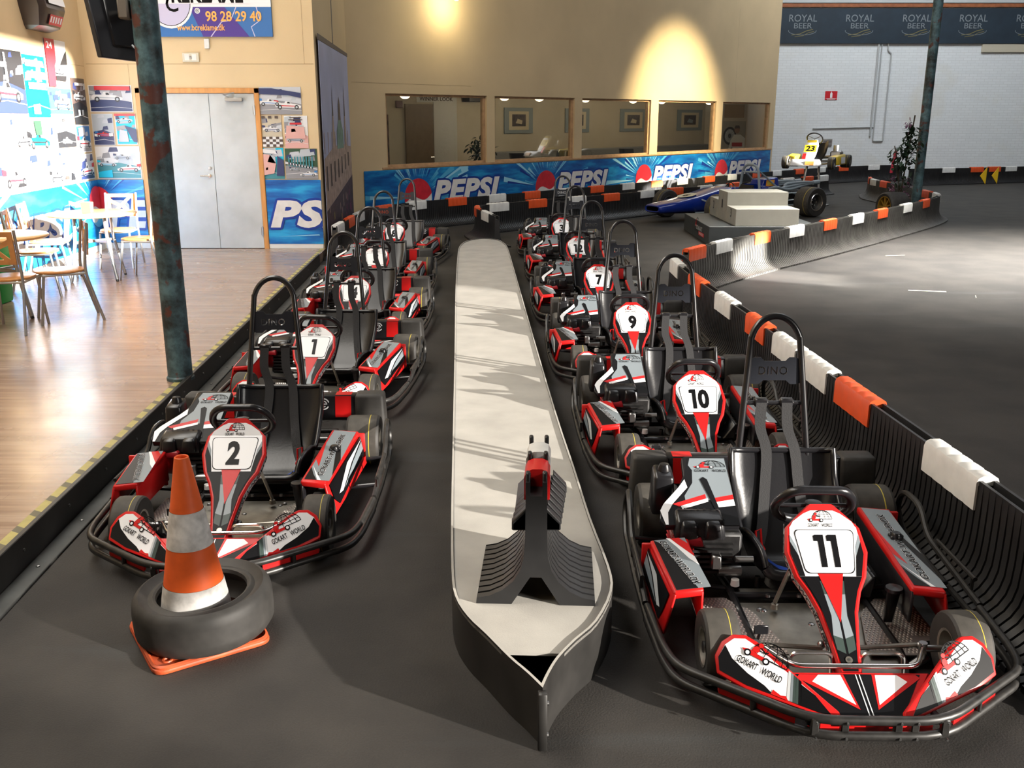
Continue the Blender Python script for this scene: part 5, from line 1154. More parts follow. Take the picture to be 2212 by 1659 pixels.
# ------------------------------------------------------------------ office behind the windows
CREAM = M('cream office wall', (.55, .49, .38), .7, var=.05, vscale=2)
def ib(s0, s1, z0, z1, o0, o1, m, mb, bev=0): P = [W(s0, z0, o0), W(s1, z0, o0), W(s1, z0, o1), W(s0, z0, o1)]; return mb.hexa(P+[p+V((0, 0, z1-z0)) for p in P], m, bev)
mb = MB(); ib(-.42, 16.3, 0, 2.75, -3.0, -3.1, CREAM, mb); struct(mb, 'wall_office_back', smooth=False)
mb = MB(); ib(-.62, -.42, 0, 2.75, -.16, -3.1, CREAM, mb); struct(mb, 'wall_office_left', smooth=False)
mb = MB(); ib(-.6, 14.6, 2.6, 2.7, -.165, -3.1, CREAM, mb); struct(mb, 'ceiling_office', smooth=False)
mb = MB(); mb.box((5.6, 30.3, 0), (7.34, 30.42, 2.75), CREAM); struct(mb, 'wall_office_end', smooth=False)
def flat(s, z, o=-2.995): return Fr(W(s, z, o), (*D, 0), (0, 0, 1), .0012)
GF = M('blue grey picture frame', (.22, .27, .29), .5); MATB = M('cream mount', (.6, .52, .36), .6); PIC = M('dark picture print', (.05, .035, .03), .3, var=.8, vscale=14)
for k, (a, b_) in enumerate(((6.72, 7.76), (9.05, 10.05), (11.45, 12.7), (14.35, 15.75))):
    mb = MB(); f = flat(a, 1.49); w, h = b_-a, .60
    mb.hexa([f.at(0, 0, 0), f.at(w, 0, 0), f.at(w, h, 0), f.at(0, h, 0), f.at(0, 0, 20), f.at(w, 0, 20), f.at(w, h, 20), f.at(0, h, 20)], GF, .004)
    mb.r2(f, w*.15, h*.14, w*.85, h*.86, MATB, 21); mb.r2(f, w*.26, h*.28, w*.74, h*.74, PIC, 22); mb.p2(f, [(w*.38, h*.4), (w*.6, h*.36), (w*.62, h*.5), (w*.45, h*.58)], MATB if k < 3 else GF, 23)
    tag(mb.build('framed_picture', smooth=False), ['leftmost', 'second from left', 'third from left', 'rightmost'][k]+' of the four blue grey framed pictures on the office back wall', 'picture', 'framed pictures in the office')
mb = MB(); ib(6.2, 16.0, .12, .62, -2.4, -2.98, M('grey bench vinyl', (.20, .21, .21), .5), mb, .03); ib(6.2, 16.0, .6, 1.08, -2.82, -2.98, M('grey bench vinyl'), mb, .03); tag(mb.build('wall_bench'), 'long grey upholstered bench along the office back wall', 'bench')
mb = MB(); f = flat(3.55, .02, -2.985); mb.hexa([f.at(0, 0, 0), f.at(.82, 0, 0), f.at(.82, 2.12, 0), f.at(0, 2.12, 0), f.at(0, 0, 30), f.at(.82, 0, 30), f.at(.82, 2.12, 30), f.at(0, 2.12, 30)], M('brown door panel', (.16, .105, .05), .5, var=.1)); dd = struct(mb, 'door_3', smooth=False)
mb = MB(); mb.tube([f.at(.76, 1.0, 31), f.at(.76, 1.0, 70), f.at(.66, 1.0, 70)], .012, CHR); mb.build('handle', dd)
mb = MB(); f = flat(4.40, .1, -2.985); mb.hexa([f.at(0, 0, 0), f.at(.72, 0, 0), f.at(.72, 2.4, 0), f.at(0, 2.4, 0), f.at(0, 0, 10), f.at(.72, 0, 10), f.at(.72, 2.4, 10), f.at(0, 2.4, 10)], M('white office board', (.6, .6, .57), .5))
mb.p2(f, [(-.5, 2.08), (.72, 2.08), (.72, 2.3), (-.5, 2.3)], M('white office board'), 11); mb.t2(f, 'WINNER LOOK', -.42, 2.11, 1.02, .085, STD, 13, .03); mb.t2(f, 'THIS IS THE', -.1, 2.215, .36, .03, STD, 13, .02)
tag(mb.build('white_board', smooth=False), 'white board panel with dark WINNER LOOK heading beside the brown office door', 'board')
mb = MB(); ib(5.30, 5.95, 2.20, 2.30, -2.75, -2.98, SHELL, mb, .01); tag(mb.build('wall_unit'), 'long black wall unit high on the office wall above the plant', 'wall unit')
mb = MB(); ib(3.30, 3.48, 2.06, 2.20, -2.95, -2.98, M('dark red panel', (.10, .03, .03), .5), mb, .004); tag(mb.build('wall_panel', smooth=False), 'small dark square panel left of the brown office door', 'panel')
mb = MB(); ib(2.85, 3.02, .85, 1.92, -2.9, -2.98, M('mixed leaflets', (.12, .07, .06), .6, var=.9, vscale=9), mb); tag(mb.build('leaflet_rack', smooth=False), 'narrow dark leaflet rack at the left end of the office', 'rack')
EMW = M('warm lamp glass', (1., .80, .48), .4, emit=5.)
for k, s in enumerate((2.23, 5.08, 6.24, 7.93, 9.89, 11.2, 13.6)):
    p = W(s, 2.30, -1.5)
    mb = MB(); mb.lathe([(0, -.095), (.05, -.088), (.09, -.06), (.115, -.02), (.12, .02), (.10, .06), (.0, .07)], EMW, 20, 'z', p); mb.cyl(p+V((0, 0, .07)), V((p.x, p.y, 2.6)), .008, STG, 8)
    tag(mb.build('dome_lamp'), ['warm dome lamp above the brown office door', 'warm dome lamp nearest the first window post in the second window', 'warm dome lamp in the middle of the second window', 'warm dome lamp at the left of the third window', 'warm dome lamp at the right of the third window', 'warm dome lamp at the left of the fourth window', 'warm dome lamp at the right of the fourth window'][k], 'lamp', 'dome lamps in the office')
    l = bpy.data.lights.new('office_lamp', 'POINT'); l.energy = 14; l.color = (1, .82, .6); l.shadow_soft_size = .12; o = bpy.data.objects.new('office_lamp', l); COL.objects.link(o); o.location = p+V((0, 0, -.14))
LEAF = M('dark green leaf', (.012, .03, .014), .5, var=.4, vscale=8); LEAF2 = M('mid green leaf', (.025, .06, .03), .5, var=.4, vscale=8); STEM = M('brown stem', (.05, .035, .02), .7); POT = M('dark plant pot', (.03, .03, .03), .5)
def leaves(mb, c, rad, n, size, seed, mats):
    r = random.Random(seed)
    for k in range(n):
        d = V((r.gauss(0, 1), r.gauss(0, 1), r.gauss(0, 1))).normalized()*(r.random()**.4); p = V(c)+V((d.x*rad[0], d.y*rad[1], d.z*rad[2]))
        t = V((r.gauss(0, 1), r.gauss(0, 1), r.gauss(-.3, .6))).normalized(); s = t.cross(V((0, 0, 1))).normalized(); L = size*(.7+.6*r.random()); u = s.cross(t)
        mb.add([p, p+t*L*.3+s*L*.2+u*L*.02, p+t*L*.65+s*L*.18, p+t*L-u*L*.08, p+t*L*.65-s*L*.18, p+t*L*.3-s*L*.2+u*L*.02], [(0, 1, 2, 3), (0, 3, 4, 5)], r.choice(mats))
pt = thing('potted_plant', 'dark bushy potted plant in the office by the first window post', 'plant', W(4.30, 0, -1.45))
mb = MB(); mb.lathe([(0, 0), (.15, 0), (.19, .32), (.17, .32), (.16, .28), (0, .28)], POT, 20); mb.build('plant_pot', pt)
mb = MB(); leaves(mb, (0, 0, 1.12), (.30, .30, .42), 150, .16, 2, [LEAF, LEAF2]); mb.build('foliage', pt, smooth=False)
mb = MB(); mb.tube([(0, 0, .28), (.02, 0, .7), (0, .02, 1.3)], .02, STEM); mb.build('stem', pt)
mb = MB(); ib(5.9, 6.8, .97, 1.0, -1.2, -1.85, M('dark table top', (.03, .028, .026), .3), mb, .004)
for s in (6.0, 6.7): ib(s-.03, s+.03, .0, .97, -1.49, -1.55, STG, mb); ib(s-.2, s+.2, 0, .02, -1.3, -1.75, STG, mb)
tag(mb.build('bar_table'), 'dark topped table in the office seen through the second window', 'table')
for k, (s, dx) in enumerate(((5.42, 1), (7.22, -1), (9.6, 1))):
    mb = MB(); rows = []
    for i in range(5):
        z = .78+.33*i/4; rows.append([W(s+dx*(-.02-.10*i/4)+dx*.16*abs(a)**2, z, -1.5+.22*a) for a in (-1, -.6, -.2, .2, .6, 1)])
    mb.grid(rows, SHELL); mb.grid([[p+V((0, 0, 0))+(W(0.012*dx, 0, 0)-W(0, 0, 0)) for p in r][::-1] for r in rows], SHELL); ib(s-.05, s+dx*.38 if dx > 0 else s+.05, .74, .80, -1.3, -1.7, SHELL, mb) if dx > 0 else ib(s-.38, s+.05, .74, .80, -1.3, -1.7, SHELL, mb)
    for ds in (.04, .32):
        for o in (-1.32, -1.68): q = W(s+dx*ds, 0, o); mb.cyl(q, q+V((0, 0, .75)), .012, STEEL, 6)
    tag(mb.build('shell_chair', ang=60), ['black shell chair at the left of the office table', 'black shell chair at the right of the office table', 'black shell chair in the office seen through the third window'][k], 'chair', 'black shell chairs in the office')
mb = MB(); ib(4.75, 5.05, .90, .985, -.9, -1.15, M('royal blue plastic', (.02, .03, .25), .4), mb, .02); ib(4.80, 5.0, 0, .90, -1.0, -1.05, STG, mb); tag(mb.build('blue_crate'), 'small royal blue box just inside the second office window', 'box')
# wall poster of a man in a racing suit at the far end of the office
mb = MB(); f = Fr((6.50, 30.29, .70), (1, 0, 0), (0, 0, 1), .0015); SKN = M('poster skin', (.30, .17, .11), .5)
mb.hexa([f.at(0, 0, 0), f.at(.84, 0, 0), f.at(.84, 1.06, 0), f.at(0, 1.06, 0), f.at(0, 0, 4), f.at(.84, 0, 4), f.at(.84, 1.06, 4), f.at(0, 1.06, 4)], M('poster grey ground', (.34, .31, .26), .5))
mb.d2(f, .22, .62, .20, .27, PC['black'], 5, 24); mb.d2(f, .22, .62, .15, .2, PC['silver'], 6, 24); mb.d2(f, .22, .62, .05, .07, PC['black'], 7, 14)
for k in range(8): a = PI*k/8; mb.s2(f, [(.22-.14*math.cos(a), .62-.19*math.sin(a)), (.22+.14*math.cos(a), .62+.19*math.sin(a))], .012, PC['grey'], 7)
mb.p2(f, [(.12, 0), (.72, 0), (.78, .28), (.70, .55), (.55, .66), (.36, .66), (.26, .5), (.2, .25)], PC['white'], 9); mb.r2(f, .30, .30, .62, .42, PC['red'], 10); mb.d2(f, .44, .80, .085, .11, SKN, 10, 18); mb.p2(f, [(.35, .84), (.53, .84), (.5, .93), (.38, .93)], PC['brown'], 11); mb.p2(f, [(.15, .0), (.35, .0), (.32, .28), (.18, .2)], PC['navy'], 10)
tag(mb.build('driver_poster', smooth=False), 'poster of a man in white racing overalls seen through the last office window', 'poster')
mb = MB(); mb.box((6.52, 30.25, 1.86), (7.12, 30.3, 2.25), M('cork board', (.30, .20, .10), .8)); tag(mb.build('notice_board', smooth=False), 'brown notice board above the driver poster in the office', 'board')

# ------------------------------------------------------------------ fittings on the white brick wall
PW = M('white pipe paint', (.45, .47, .48), .5); Y = BY-.03
def pipe(pts, r, lab): mb = MB(); mb.tube(rounded(pts, .05, 4), r, PW, 8); tag(mb.build('wall_pipe'), lab, 'pipe', 'painted pipes on the brick wall')
pipe([(11.26, Y, 4.4), (11.26, Y, 1.16), (11.57, Y, 1.16), (11.57, Y, 3.75), (11.46, Y, 3.82), (11.42, Y, 4.3)], .022, 'thin looped pipe on the white brick wall')
pipe([(9.36, Y, 1.54), (11.24, Y, 1.58)], .018, 'thin horizontal pipe on the white brick wall'); pipe([(11.16, Y+.005, 1.3), (11.16, Y+.005, 4.3)], .03, 'thick upright pipe on the white brick wall')
mb = MB(); mb.box((9.66, BY-.02, 2.39), (10.03, BY, 2.65), M('signal red', (.6, .02, .03), .4), .003); f = Fr((9.66, BY-.021, 2.39), (1, 0, 0), (0, 0, 1), .0015)
mb.p2(f, [(.15, .06), (.22, .06), (.22, .19), (.20, .22), (.17, .22), (.15, .19)], WHT, 1); mb.r2(f, .175, .22, .195, .245, WHT, 1); mb.r2(f, .02, .035, .35, .045, WHT, 1); mb.r2(f, .06, .012, .31, .026, WHT, 1); tag(mb.build('extinguisher_sign', smooth=False), 'red fire extinguisher sign on the white brick wall', 'sign')
mb = MB(); mb.box((9.70, BY-.03, 1.0), (10.0, BY, 1.22), M('grey vent', (.32, .31, .30), .6), .004)
for k in range(5): mb.box((9.72, BY-.034, 1.02+.04*k), (9.98, BY-.028, 1.035+.04*k), STD)
tag(mb.build('wall_vent', smooth=False), 'small grey wall vent behind the yellow kart', 'vent')
mb = MB(); mb.box((14.3, BY-.06, 3.77), (16.2, BY+.01, 4.02), M('cream trunking', (.5, .46, .36), .6), .01); tag(mb.build('cable_trunking', smooth=False), 'cream trunking box under the beer banner at the right edge', 'trunking')
NAV = M('navy beer banner cloth', (.012, .025, .04), .6, var=.15, vscale=3); SLV = M('dull silver lettering', (.20, .23, .25), .5); GLD = M('dull gold line', (.20, .17, .06), .5)
mb = MB(); mb.box((7.7, 30.52, 4.03), (17.8, 30.58, 5.03), NAV); f = Fr((7.7, 30.519, 4.03), (1, 0, 0), (0, 0, 1), .002)
for k in range(6):
    x = .66+1.715*k; mb.t2(f, 'ROYAL', x, .62, .84, .20, SLV, 1, .0); mb.t2(f, 'BEER', x+.16, .43, .54, .15, SLV, 1, .0)
    mb.arc2(f, x+.42, .36, .42, .12, PI*.95, 2*PI*1.02, .014, SLV, 1, 14); mb.s2(f, [(x+.1, .24), (x+.35, .27), (x+.55, .36), (x+.74, .40)], .02, GLD, 1); mb.s2(f, [(x+.2, .19), (x+.45, .22), (x+.62, .31), (x+.78, .34)], .014, GLD, 1)
tag(mb.build('beer_banner', smooth=False), 'long dark navy banner with repeated ROYAL BEER lettering high on the brick wall', 'banner')
mb = MB(); mb.box((7.5, 30.5, 5.06), (17.9, 30.6, 5.16), M('rusty orange pipe', (.28, .09, .03), .6, var=.3)); struct(mb, 'trim_3', smooth=False)
mb = MB(); mb.box((7.5, 30.48, 5.18), (17.9, 30.6, 5.6), M('pale beam', (.45, .47, .48), .6)); struct(mb, 'trim_4', smooth=False)
# bare lamp on the window wall
p = W(1.8, 3.84, .35); mb = MB(); mb.ball(p, .045, M('hot lamp bulb', (1, .86, .55), .4, emit=30.), 2, (1, 1, 1.2)); mb.cyl(p+V((0, 0, .05)), p+V((0, 0, .12)), .03, STG, 12); mb.tube([p+V((0, 0, .12)), p+V((0, 0, .3)), W(1.8, 4.2, .0)], .012, STG); tag(mb.build('wall_lamp'), 'glowing bare lamp high on the beige window wall at the top edge', 'lamp')
# ------------------------------------------------------------------ display corral: old single-seater, podium, kart on a stand, tyre, plant
RB = M('racing blue paint', (.004, .022, .22), .18, coat=.6, var=.08, vscale=3); GP = M('grey painted tube', (.25, .30, .34), .4)
def racecar():
    c = thing('formula_car', 'blue vintage open-wheel racing car with a pale number roundel parked behind the podium', 'racing car', (3.36, 18.05, 0), math.radians(-58))
    secs = [(-.95, .20, .20, .31), (-.90, .235, .17, .335), (-.5, .28, .155, .39), (0, .30, .14, .47), (.45, .31, .13, .575), (.75, .33, .13, .60)]
    def ring(y, w, z0, z1): 
        o = []
        for k in range(20):
            t = 2*PI*k/20; cx_, cz = math.cos(t), math.sin(t); e = .55
            o.append(V((w*math.copysign(abs(cx_)**e, cx_), y, (z0+z1)/2+(z1-z0)/2*math.copysign(abs(cz)**e, cz))))
        return o
    mb = MB(); R = [ring(*s) for s in secs]; mb.grid(R, RB, True)
    ins = [p*1 for p in ring(-.94, .165, .215, .295)]; mb.grid([R[0], ins], RB, True); deep = ring(-.7, .15, .215, .29); mb.grid([ins, deep], BLK, True); mb.add(deep, [tuple(range(20))], BLK)
    # cockpit sides and tail
    for s in (-1, 1):
        mb.hexa([(s*.20, .74, .13), (s*.33, .74, .13), (s*.36, 1.7, .13), (s*.22, 1.7, .13), (s*.22, .74, .56), (s*.31, .74, .56), (s*.34, 1.7, .54), (s*.26, 1.7, .54)], RB, .03, 2)
    mb.box((-.3, .74, .11), (.3, 1.7, .16), RB, .01)
    R2 = [ring(*s) for s in ((1.55, .30, .14, .62), (1.8, .27, .16, .60), (2.05, .22, .2, .58))]; mb.grid(R2, RB, True); mb.add(R2[0], [tuple(range(20))], RB); mb.add(R2[-1], [tuple(range(19, -1, -1))], RB)
    f = Fr((0, .05, .487), (1, 0, 0), (0, -1, -.20)); f = Fr((.0, -.12, .462), (-1, 0, 0), (0, -1, -.175))
    mb.d2(f, 0, 0, .17, .19, M('cream roundel', (.6, .57, .45), .4), 6, 28); mb.t2(f, '9', -.06, -.085, .12, .17, BLK, 12, .04)
    mb.build('bodywork', c, ang=50)
    mb = MB(); mb.hexa([(-.2, 1.62, .50), (.2, 1.62, .50), (.22, 2.1, .50), (-.22, 2.1, .50), (-.16, 1.70, .70), (.16, 1.70, .70), (.18, 2.08, .74), (-.18, 2.08, .74)], RB, .03, 2)
    for s in (-1, 1): g = Fr((s*.203, 1.72, .57), (0, 1, 0), (-s*.02, 0, .1), .0012*s); mb.p2(g, [(.0, 0), (.22, .0), (.26, .12), (.03, .12)], M('orange sticker', (.75, .3, .03), .4), 6); mb.p2(g, [(.04, .03), (.18, .03), (.2, .09), (.05, .09)], M('yellow sticker', (.7, .55, .1), .4), 8)
    mb.build('engine_hood', c)
    mb = MB(); mb.tube(rounded([(-.26, 1.5, .5), (-.19, 1.5, .98), (.19, 1.5, .98), (.26, 1.5, .5)], .17, 8), .025, GP); mb.tube([(-.21, 1.5, .84), (.21, 1.5, .84)], .018, GP); mb.tube([(.2, 1.5, .88), (.24, 2.0, .55)], .018, GP); mb.tube([(-.2, 1.5, .88), (-.24, 2.0, .55)], .018, GP); mb.build('roll_bar', c)
    mb = MB()
    for s in (-1, 1):
        for k in range(3): mb.tube(catmull([(s*.18, 1.75+.14*k, .50), (s*(.36-.02*k), 1.85+.14*k, .56-.03*k), (s*(.34-.03*k), 2.2, .50+.05*k), (s*.25, 2.75, .56+.03*k), (s*.24, 3.05, .60)], 5), .028, GP)
        mb.cyl((s*.24, 3.0, .60), (s*.24, 3.18, .61), .045, GP, 10)
    mb.build('exhaust', c)
    mb = MB(); mb.box((-.2, 1.8, .16), (.2, 2.75, .48), M('cast engine grey', (.035, .035, .036), .45), .04); mb.build('engine_block', c)
    for s in (-1, 1):
        for y, x1, zz in ((0, .62, .26), (2.4, .60, .29)):
            mb = MB(); mb.tube([(s*.25, y-.12, zz-.1), (s*x1, y, zz-.06)], .014, GP, 6); mb.tube([(s*.25, y+.16, zz-.1), (s*x1, y, zz-.06)], .014, GP, 6); mb.tube([(s*.25, y, zz+.14), (s*x1, y, zz+.08)], .014, GP, 6); mb.cyl((s*(x1-.02), y, zz), (s*(x1+.1), y, zz), .03, STEEL, 10); mb.build('suspension', c)
        mb = MB(); mb.tube([(s*.30, 1.5, .25), (s*.60, 2.35, .34)], .014, GP, 6); mb.tube([(s*.30, 1.5, .42), (s*.58, 2.35, .46)], .014, GP, 6); mb.build('radius_rod', c)
        for (y, R_, w, x) in ((0, .262, .22, .72), (2.4, .285, .36, .735)):
            o = wheel(c, s*x, y, R_, w, R_*.56)
            mb = MB(); mb.lathe([(R_*.57, 0), (R_*.60, .02), (R_*.57, .03)], CHR, 28, 'x', (s*(w*.44-.012), 0, 0)); mb.lathe([(R_*.48, 0), (0, .02)], SHELL, 20, 'x', (s*(w*.25), 0, 0))
            for k in range(5): a = 2*PI*k/5; mb.ball((s*(w*.27), .06*math.cos(a), .06*math.sin(a)), .012, STEEL, 1)
            mb.build('wheel_trim', o)
    mb = MB(); mb.cyl((.1, .9, .55), (.02, .98, .60), .012, STEEL); mb.lathe([(.13, 0), (.145, .012), (.13, .024)], SHELL, 24, 'y', (0, .97, .52)); mb.build('steering_wheel', c)
    mb = MB(); mb.hexa([(-.18, 1.1, .16), (.18, 1.1, .16), (.2, 1.46, .2), (-.2, 1.46, .2), (-.17, 1.16, .22), (.17, 1.16, .22), (.19, 1.44, .62), (-.19, 1.44, .62)], SHELL, .02); mb.build('seat', c)
racecar()

PG = M('podium grey paint', (.30, .29, .25), .55, var=.06, vscale=6); PB = M('podium black paint', (.035, .04, .042), .5, var=.1)
pd = thing('winners_podium', 'grey three step winners podium on a black base before the blue racing car', 'podium', (0, 0, 0))
mb = MB(); mb.box((2.96, 14.35, 0), (4.66, 16.45, .28), PB, .006)
f = Fr((2.959, 15.75, .04), (0, -1, 0), (0, 0, 1), .0012); club_logo(mb, Sub(f, .28, .10, .34), 2); mb.r2(f, .62, .03, 1.05, .09, M('signal red', (.6, .02, .03), .4), 3); mb.t2(f, 'GOKART', .40, .10, .5, .07, LGR, 4, .02); mb.t2(f, 'WORLD', .66, .045, .34, .035, WHT, 5, .02)
tag(mb.build('base', pd, smooth=False), 'black base with club emblem')
for n, y0, y1, z in (('3', 14.40, 15.02, .535), ('1', 15.03, 15.68, .74), ('2', 15.69, 16.32, .575)):
    mb = MB(); x0 = 3.36; mb.box((x0, y0, .281), (x0+.95, y1, z), PG, .004); f = Fr((x0-.001, y1, .281), (0, -1, 0), (0, 0, 1), .0012)
    mb.t2(f, n, (y1-y0)*.42, (z-.281)*.42, .07, .13, BLK, 2, .01); tag(mb.build('step', pd, smooth=False), 'step marked '+n)

def show_kart():
    c = thing('display_kart', 'yellow and white racing kart number 23 raised on a stand before the white brick wall', 'kart', (6.32, 20.75, .80), math.radians(-30))
    YP = M('yellow bodywork', (.72, .52, .02), .35, coat=.3); yb = .14
    fr = MB()
    for s in (-1, 1): fr.tube([(s*.18, -.25, .1), (s*.27, .1, .1), (s*.30, 1.15, .1)], .015, ALU)
    for y in (-.25, .2, .7, 1.1): fr.cyl((-.28, y, .1), (.28, y, .1), .014, ALU, 8)
    fr.cyl((-.55, 0, yb), (.55, 0, yb), .012, STEEL); fr.cyl((-.55, 1.05, yb), (.55, 1.05, yb), .016, STEEL); fr.prism([(-.22, -.2, .09), (.22, -.2, .09), (.25, .5, .09), (-.25, .5, .09)], (0, 0, .006), M('dark red floor', (.12, .02, .02), .5)); fr.build('chassis_frame', c)
    for s in (-1, 1): wheel(c, s*.48, 0, .135, .13, .066); wheel(c, s*.56, 1.05, .14, .20, .066)
    f = MB(); out = [(-.10, 0), (.10, 0), (.14, .20), (.15, .42), (.11, .56), (-.11, .56), (-.15, .42), (-.14, .20)]; g = Fr((0, -.12, .16), (1, 0, 0), (0, .55, .75)); f.prism([g.at(a, b) for a, b in out], -g.n*.04, WHT, .012, 2)
    f.r2(g, -.125, .24, .125, .42, YP, 2); f.r2(g, -.1, .48, .1, .54, YP, 2); f.t2(g, '23', -.09, .265, .18, .13, BLK, 4, .03); f.r2(g, -.13, .02, -.06, .2, RED, 2); tag(f.build('front_fairing', c), 'white fairing with yellow 23 plate')
    f = MB(); f.hexa([(-.3, -.42, .08), (.3, -.42, .08), (.36, -.30, .08), (-.36, -.30, .08), (-.26, -.36, .2), (.26, -.36, .2), (.3, -.28, .22), (-.3, -.28, .22)], WHT, .02, 2); f.hexa([(.02, -.43, .1), (.2, -.43, .1), (.2, -.40, .1), (.02, -.40, .1), (.02, -.39, .18), (.2, -.39, .18), (.2, -.37, .18), (.02, -.37, .18)], ORP); f.build('front_wing', c)
    for s in (-1, 1):
        f = MB(); f.hexa([(s*.34, .24, .08), (s*.58, .28, .08), (s*.60, .86, .08), (s*.34, .86, .08), (s*.36, .26, .26), (s*.54, .30, .26), (s*.58, .86, .30), (s*.36, .86, .28)], YP, .02, 2)
        q = [V((s*.595, .40, .11)), V((s*.612, .70, .11)), V((s*.60, .74, .24)), V((s*.575, .45, .24))]; f.add(q, [(0, 1, 2, 3)], WHT); f.build('side_pod', c)
    w = MB(); cc = V((0, .40, .62)); n = V((0, .62, .6)).normalized(); u = V((1, 0, 0)); v = u.cross(n)
    w.tube([cc+u*.165*math.cos(2*PI*k/28)+v*.165*math.sin(2*PI*k/28) for k in range(28)], .015, SHELL, 8, closed=True)
    for a in (.5, 2.6, 4.7): w.tube([cc, cc+u*.16*math.cos(a)+v*.16*math.sin(a)], .008, STEEL)
    w.tube([cc, (0, .05, .15)], .011, ALU); w.build('steering_wheel', c)
    s_ = MB(); rows = []
    for y, z, hw, sd in ((.48, .14, .16, .05), (.62, .12, .18, .12), (.78, .16, .19, .16), (.90, .32, .19, .14), (.99, .52, .17, .06)): rows.append([V((hw*a, y-sd*.5*max(0, abs(a)-.5), z+sd*2*max(0, abs(a)-.5))) for a in (-1, -.8, -.5, 0, .5, .8, 1)])
    s_.grid(rows, SHELL); s_.grid([[p+V((0, .012, -.01)) for p in r][::-1] for r in rows], SHELL); s_.r2(Fr((.0, .945, .40), (1, 0, 0), (0, .09, .2)), -.1, -.05, .1, .08, WHT, -14); s_.build('seat', c, ang=60)
    e = MB(); e.box((.26, .78, .12), (.50, 1.02, .36), STEEL, .03); e.cyl((.36, .9, .36), (.36, .9, .48), .06, STEEL, 14); e.tube(catmull([(.3, 1.0, .25), (.15, 1.2, .22), (-.1, 1.25, .2), (-.3, 1.2, .2)], 5), .035, STEEL); e.build('engine', c)
    r = MB(); r.tube(rounded([(-.6, 1.28, .12), (.6, 1.28, .12)], .05), .016, ALU); r.tube([(-.6, 1.28, .2), (.6, 1.28, .2)], .016, ALU); r.build('rear_bumper', c)
    st = thing('kart_stand', 'slim steel stand carrying the yellow kart', 'stand', (6.32, 20.75, 0), math.radians(-30))
    b = MB()
    for x in (-.12, .12): b.tube([(x*1.8, .3, .02), (x, .45, .885)], .025, STEEL, 8)
    b.build('post', st)
    b = MB(); b.box((-.35, -.1, 0), (.35, .75, .025), STEEL, .005); b.build('foot_plate', st)
show_kart()

t = thing('display_wheel', 'fat dark slick tyre on a gold spoked rim beside the flowering plant', 'wheel', (7.03, 17.75, 0), math.radians(14))
R_, w_ = .27, .40; mb = MB(); mb.lathe([(R_*.72, -w_*.46), (R_*.9, -w_*.5), (R_*.98, -w_*.45), (R_, -w_*.36), (R_, w_*.36), (R_*.98, w_*.45), (R_*.9, w_*.5), (R_*.72, w_*.46), (R_*.7, 0)], RUB, 32, 'x', (0, 0, R_), True); mb.build('tyre', t)
GO = M('gold wheel paint', (.38, .22, .03), .4, .4); mb = MB(); mb.lathe([(R_*.74, -w_*.47), (R_*.68, -w_*.47), (R_*.66, -w_*.35), (R_*.66, w_*.3)], GO, 32, 'x', (0, 0, R_))
for k in range(9): a = 2*PI*k/9; d = V((0, math.cos(a), math.sin(a))); e = V((0, -math.sin(a), math.cos(a))); p = V((-w_*.42, 0, R_)); mb.hexa([p+d*.04-e*.018, p+d*.04+e*.018, p+d*R_*.67+e*.010, p+d*R_*.67-e*.010]+[q+V((.03, 0, 0)) for q in (p+d*.04-e*.018, p+d*.04+e*.018, p+d*R_*.67+e*.010, p+d*R_*.67-e*.010)], GO)
mb.lathe([(0, -w_*.45), (.045, -w_*.44), (.05, -w_*.36)], GO, 16, 'x', (0, 0, R_)); mb.lathe([(R_*.66, -w_*.2), (0, -w_*.2)], BLK, 24, 'x', (0, 0, R_)); tag(mb.build('rim', t), 'gold spoked rim')

pt = thing('flowering_plant', 'tall leafy artificial plant with purple flowers climbing the right-hand column', 'plant', (7.34, 18.25, 0))
mb = MB(); mb.lathe([(0, 0), (.12, 0), (.15, .26), (.13, .26), (.12, .22), (0, .22)], POT, 18); mb.build('plant_pot', pt)
mb = MB(); mb.tube(catmull([(0, 0, .22), (.03, 0, .8), (.10, .05, 1.4), (.16, .1, 1.9)], 5), .014, STEM); mb.tube(catmull([(0, 0, .22), (-.08, 0, .9), (-.2, 0, 1.35)], 5), .010, STEM); mb.tube(catmull([(0, 0, .5), (-.12, 0, .9), (-.24, -.05, 1.05)], 5), .008, STEM); mb.build('stem', pt)
mb = MB(); leaves(mb, (.12, .02, 1.38), (.17, .18, .42), 190, .13, 5, [LEAF, LEAF, LEAF2]); leaves(mb, (-.13, -.02, 1.15), (.17, .15, .24), 80, .12, 6, [LEAF, LEAF2]); leaves(mb, (.02, 0, .75), (.14, .12, .35), 60, .10, 8, [LEAF]); mb.build('foliage', pt, smooth=False)
PF = M('dusky purple petal', (.13, .03, .10), .6, var=.3, vscale=9); PF2 = M('pink petal', (.25, .10, .16), .6)
mb = MB(); leaves(mb, (-.16, 0, .62), (.05, .05, .28), 50, .055, 9, [PF, PF2]); leaves(mb, (.10, -.05, .45), (.09, .06, .35), 80, .055, 10, [PF, PF2]); leaves(mb, (.02, 0, 1.72), (.08, .08, .12), 40, .055, 11, [PF, PF2]); tag(mb.build('blossom', pt, smooth=False), 'dusky purple flowers')
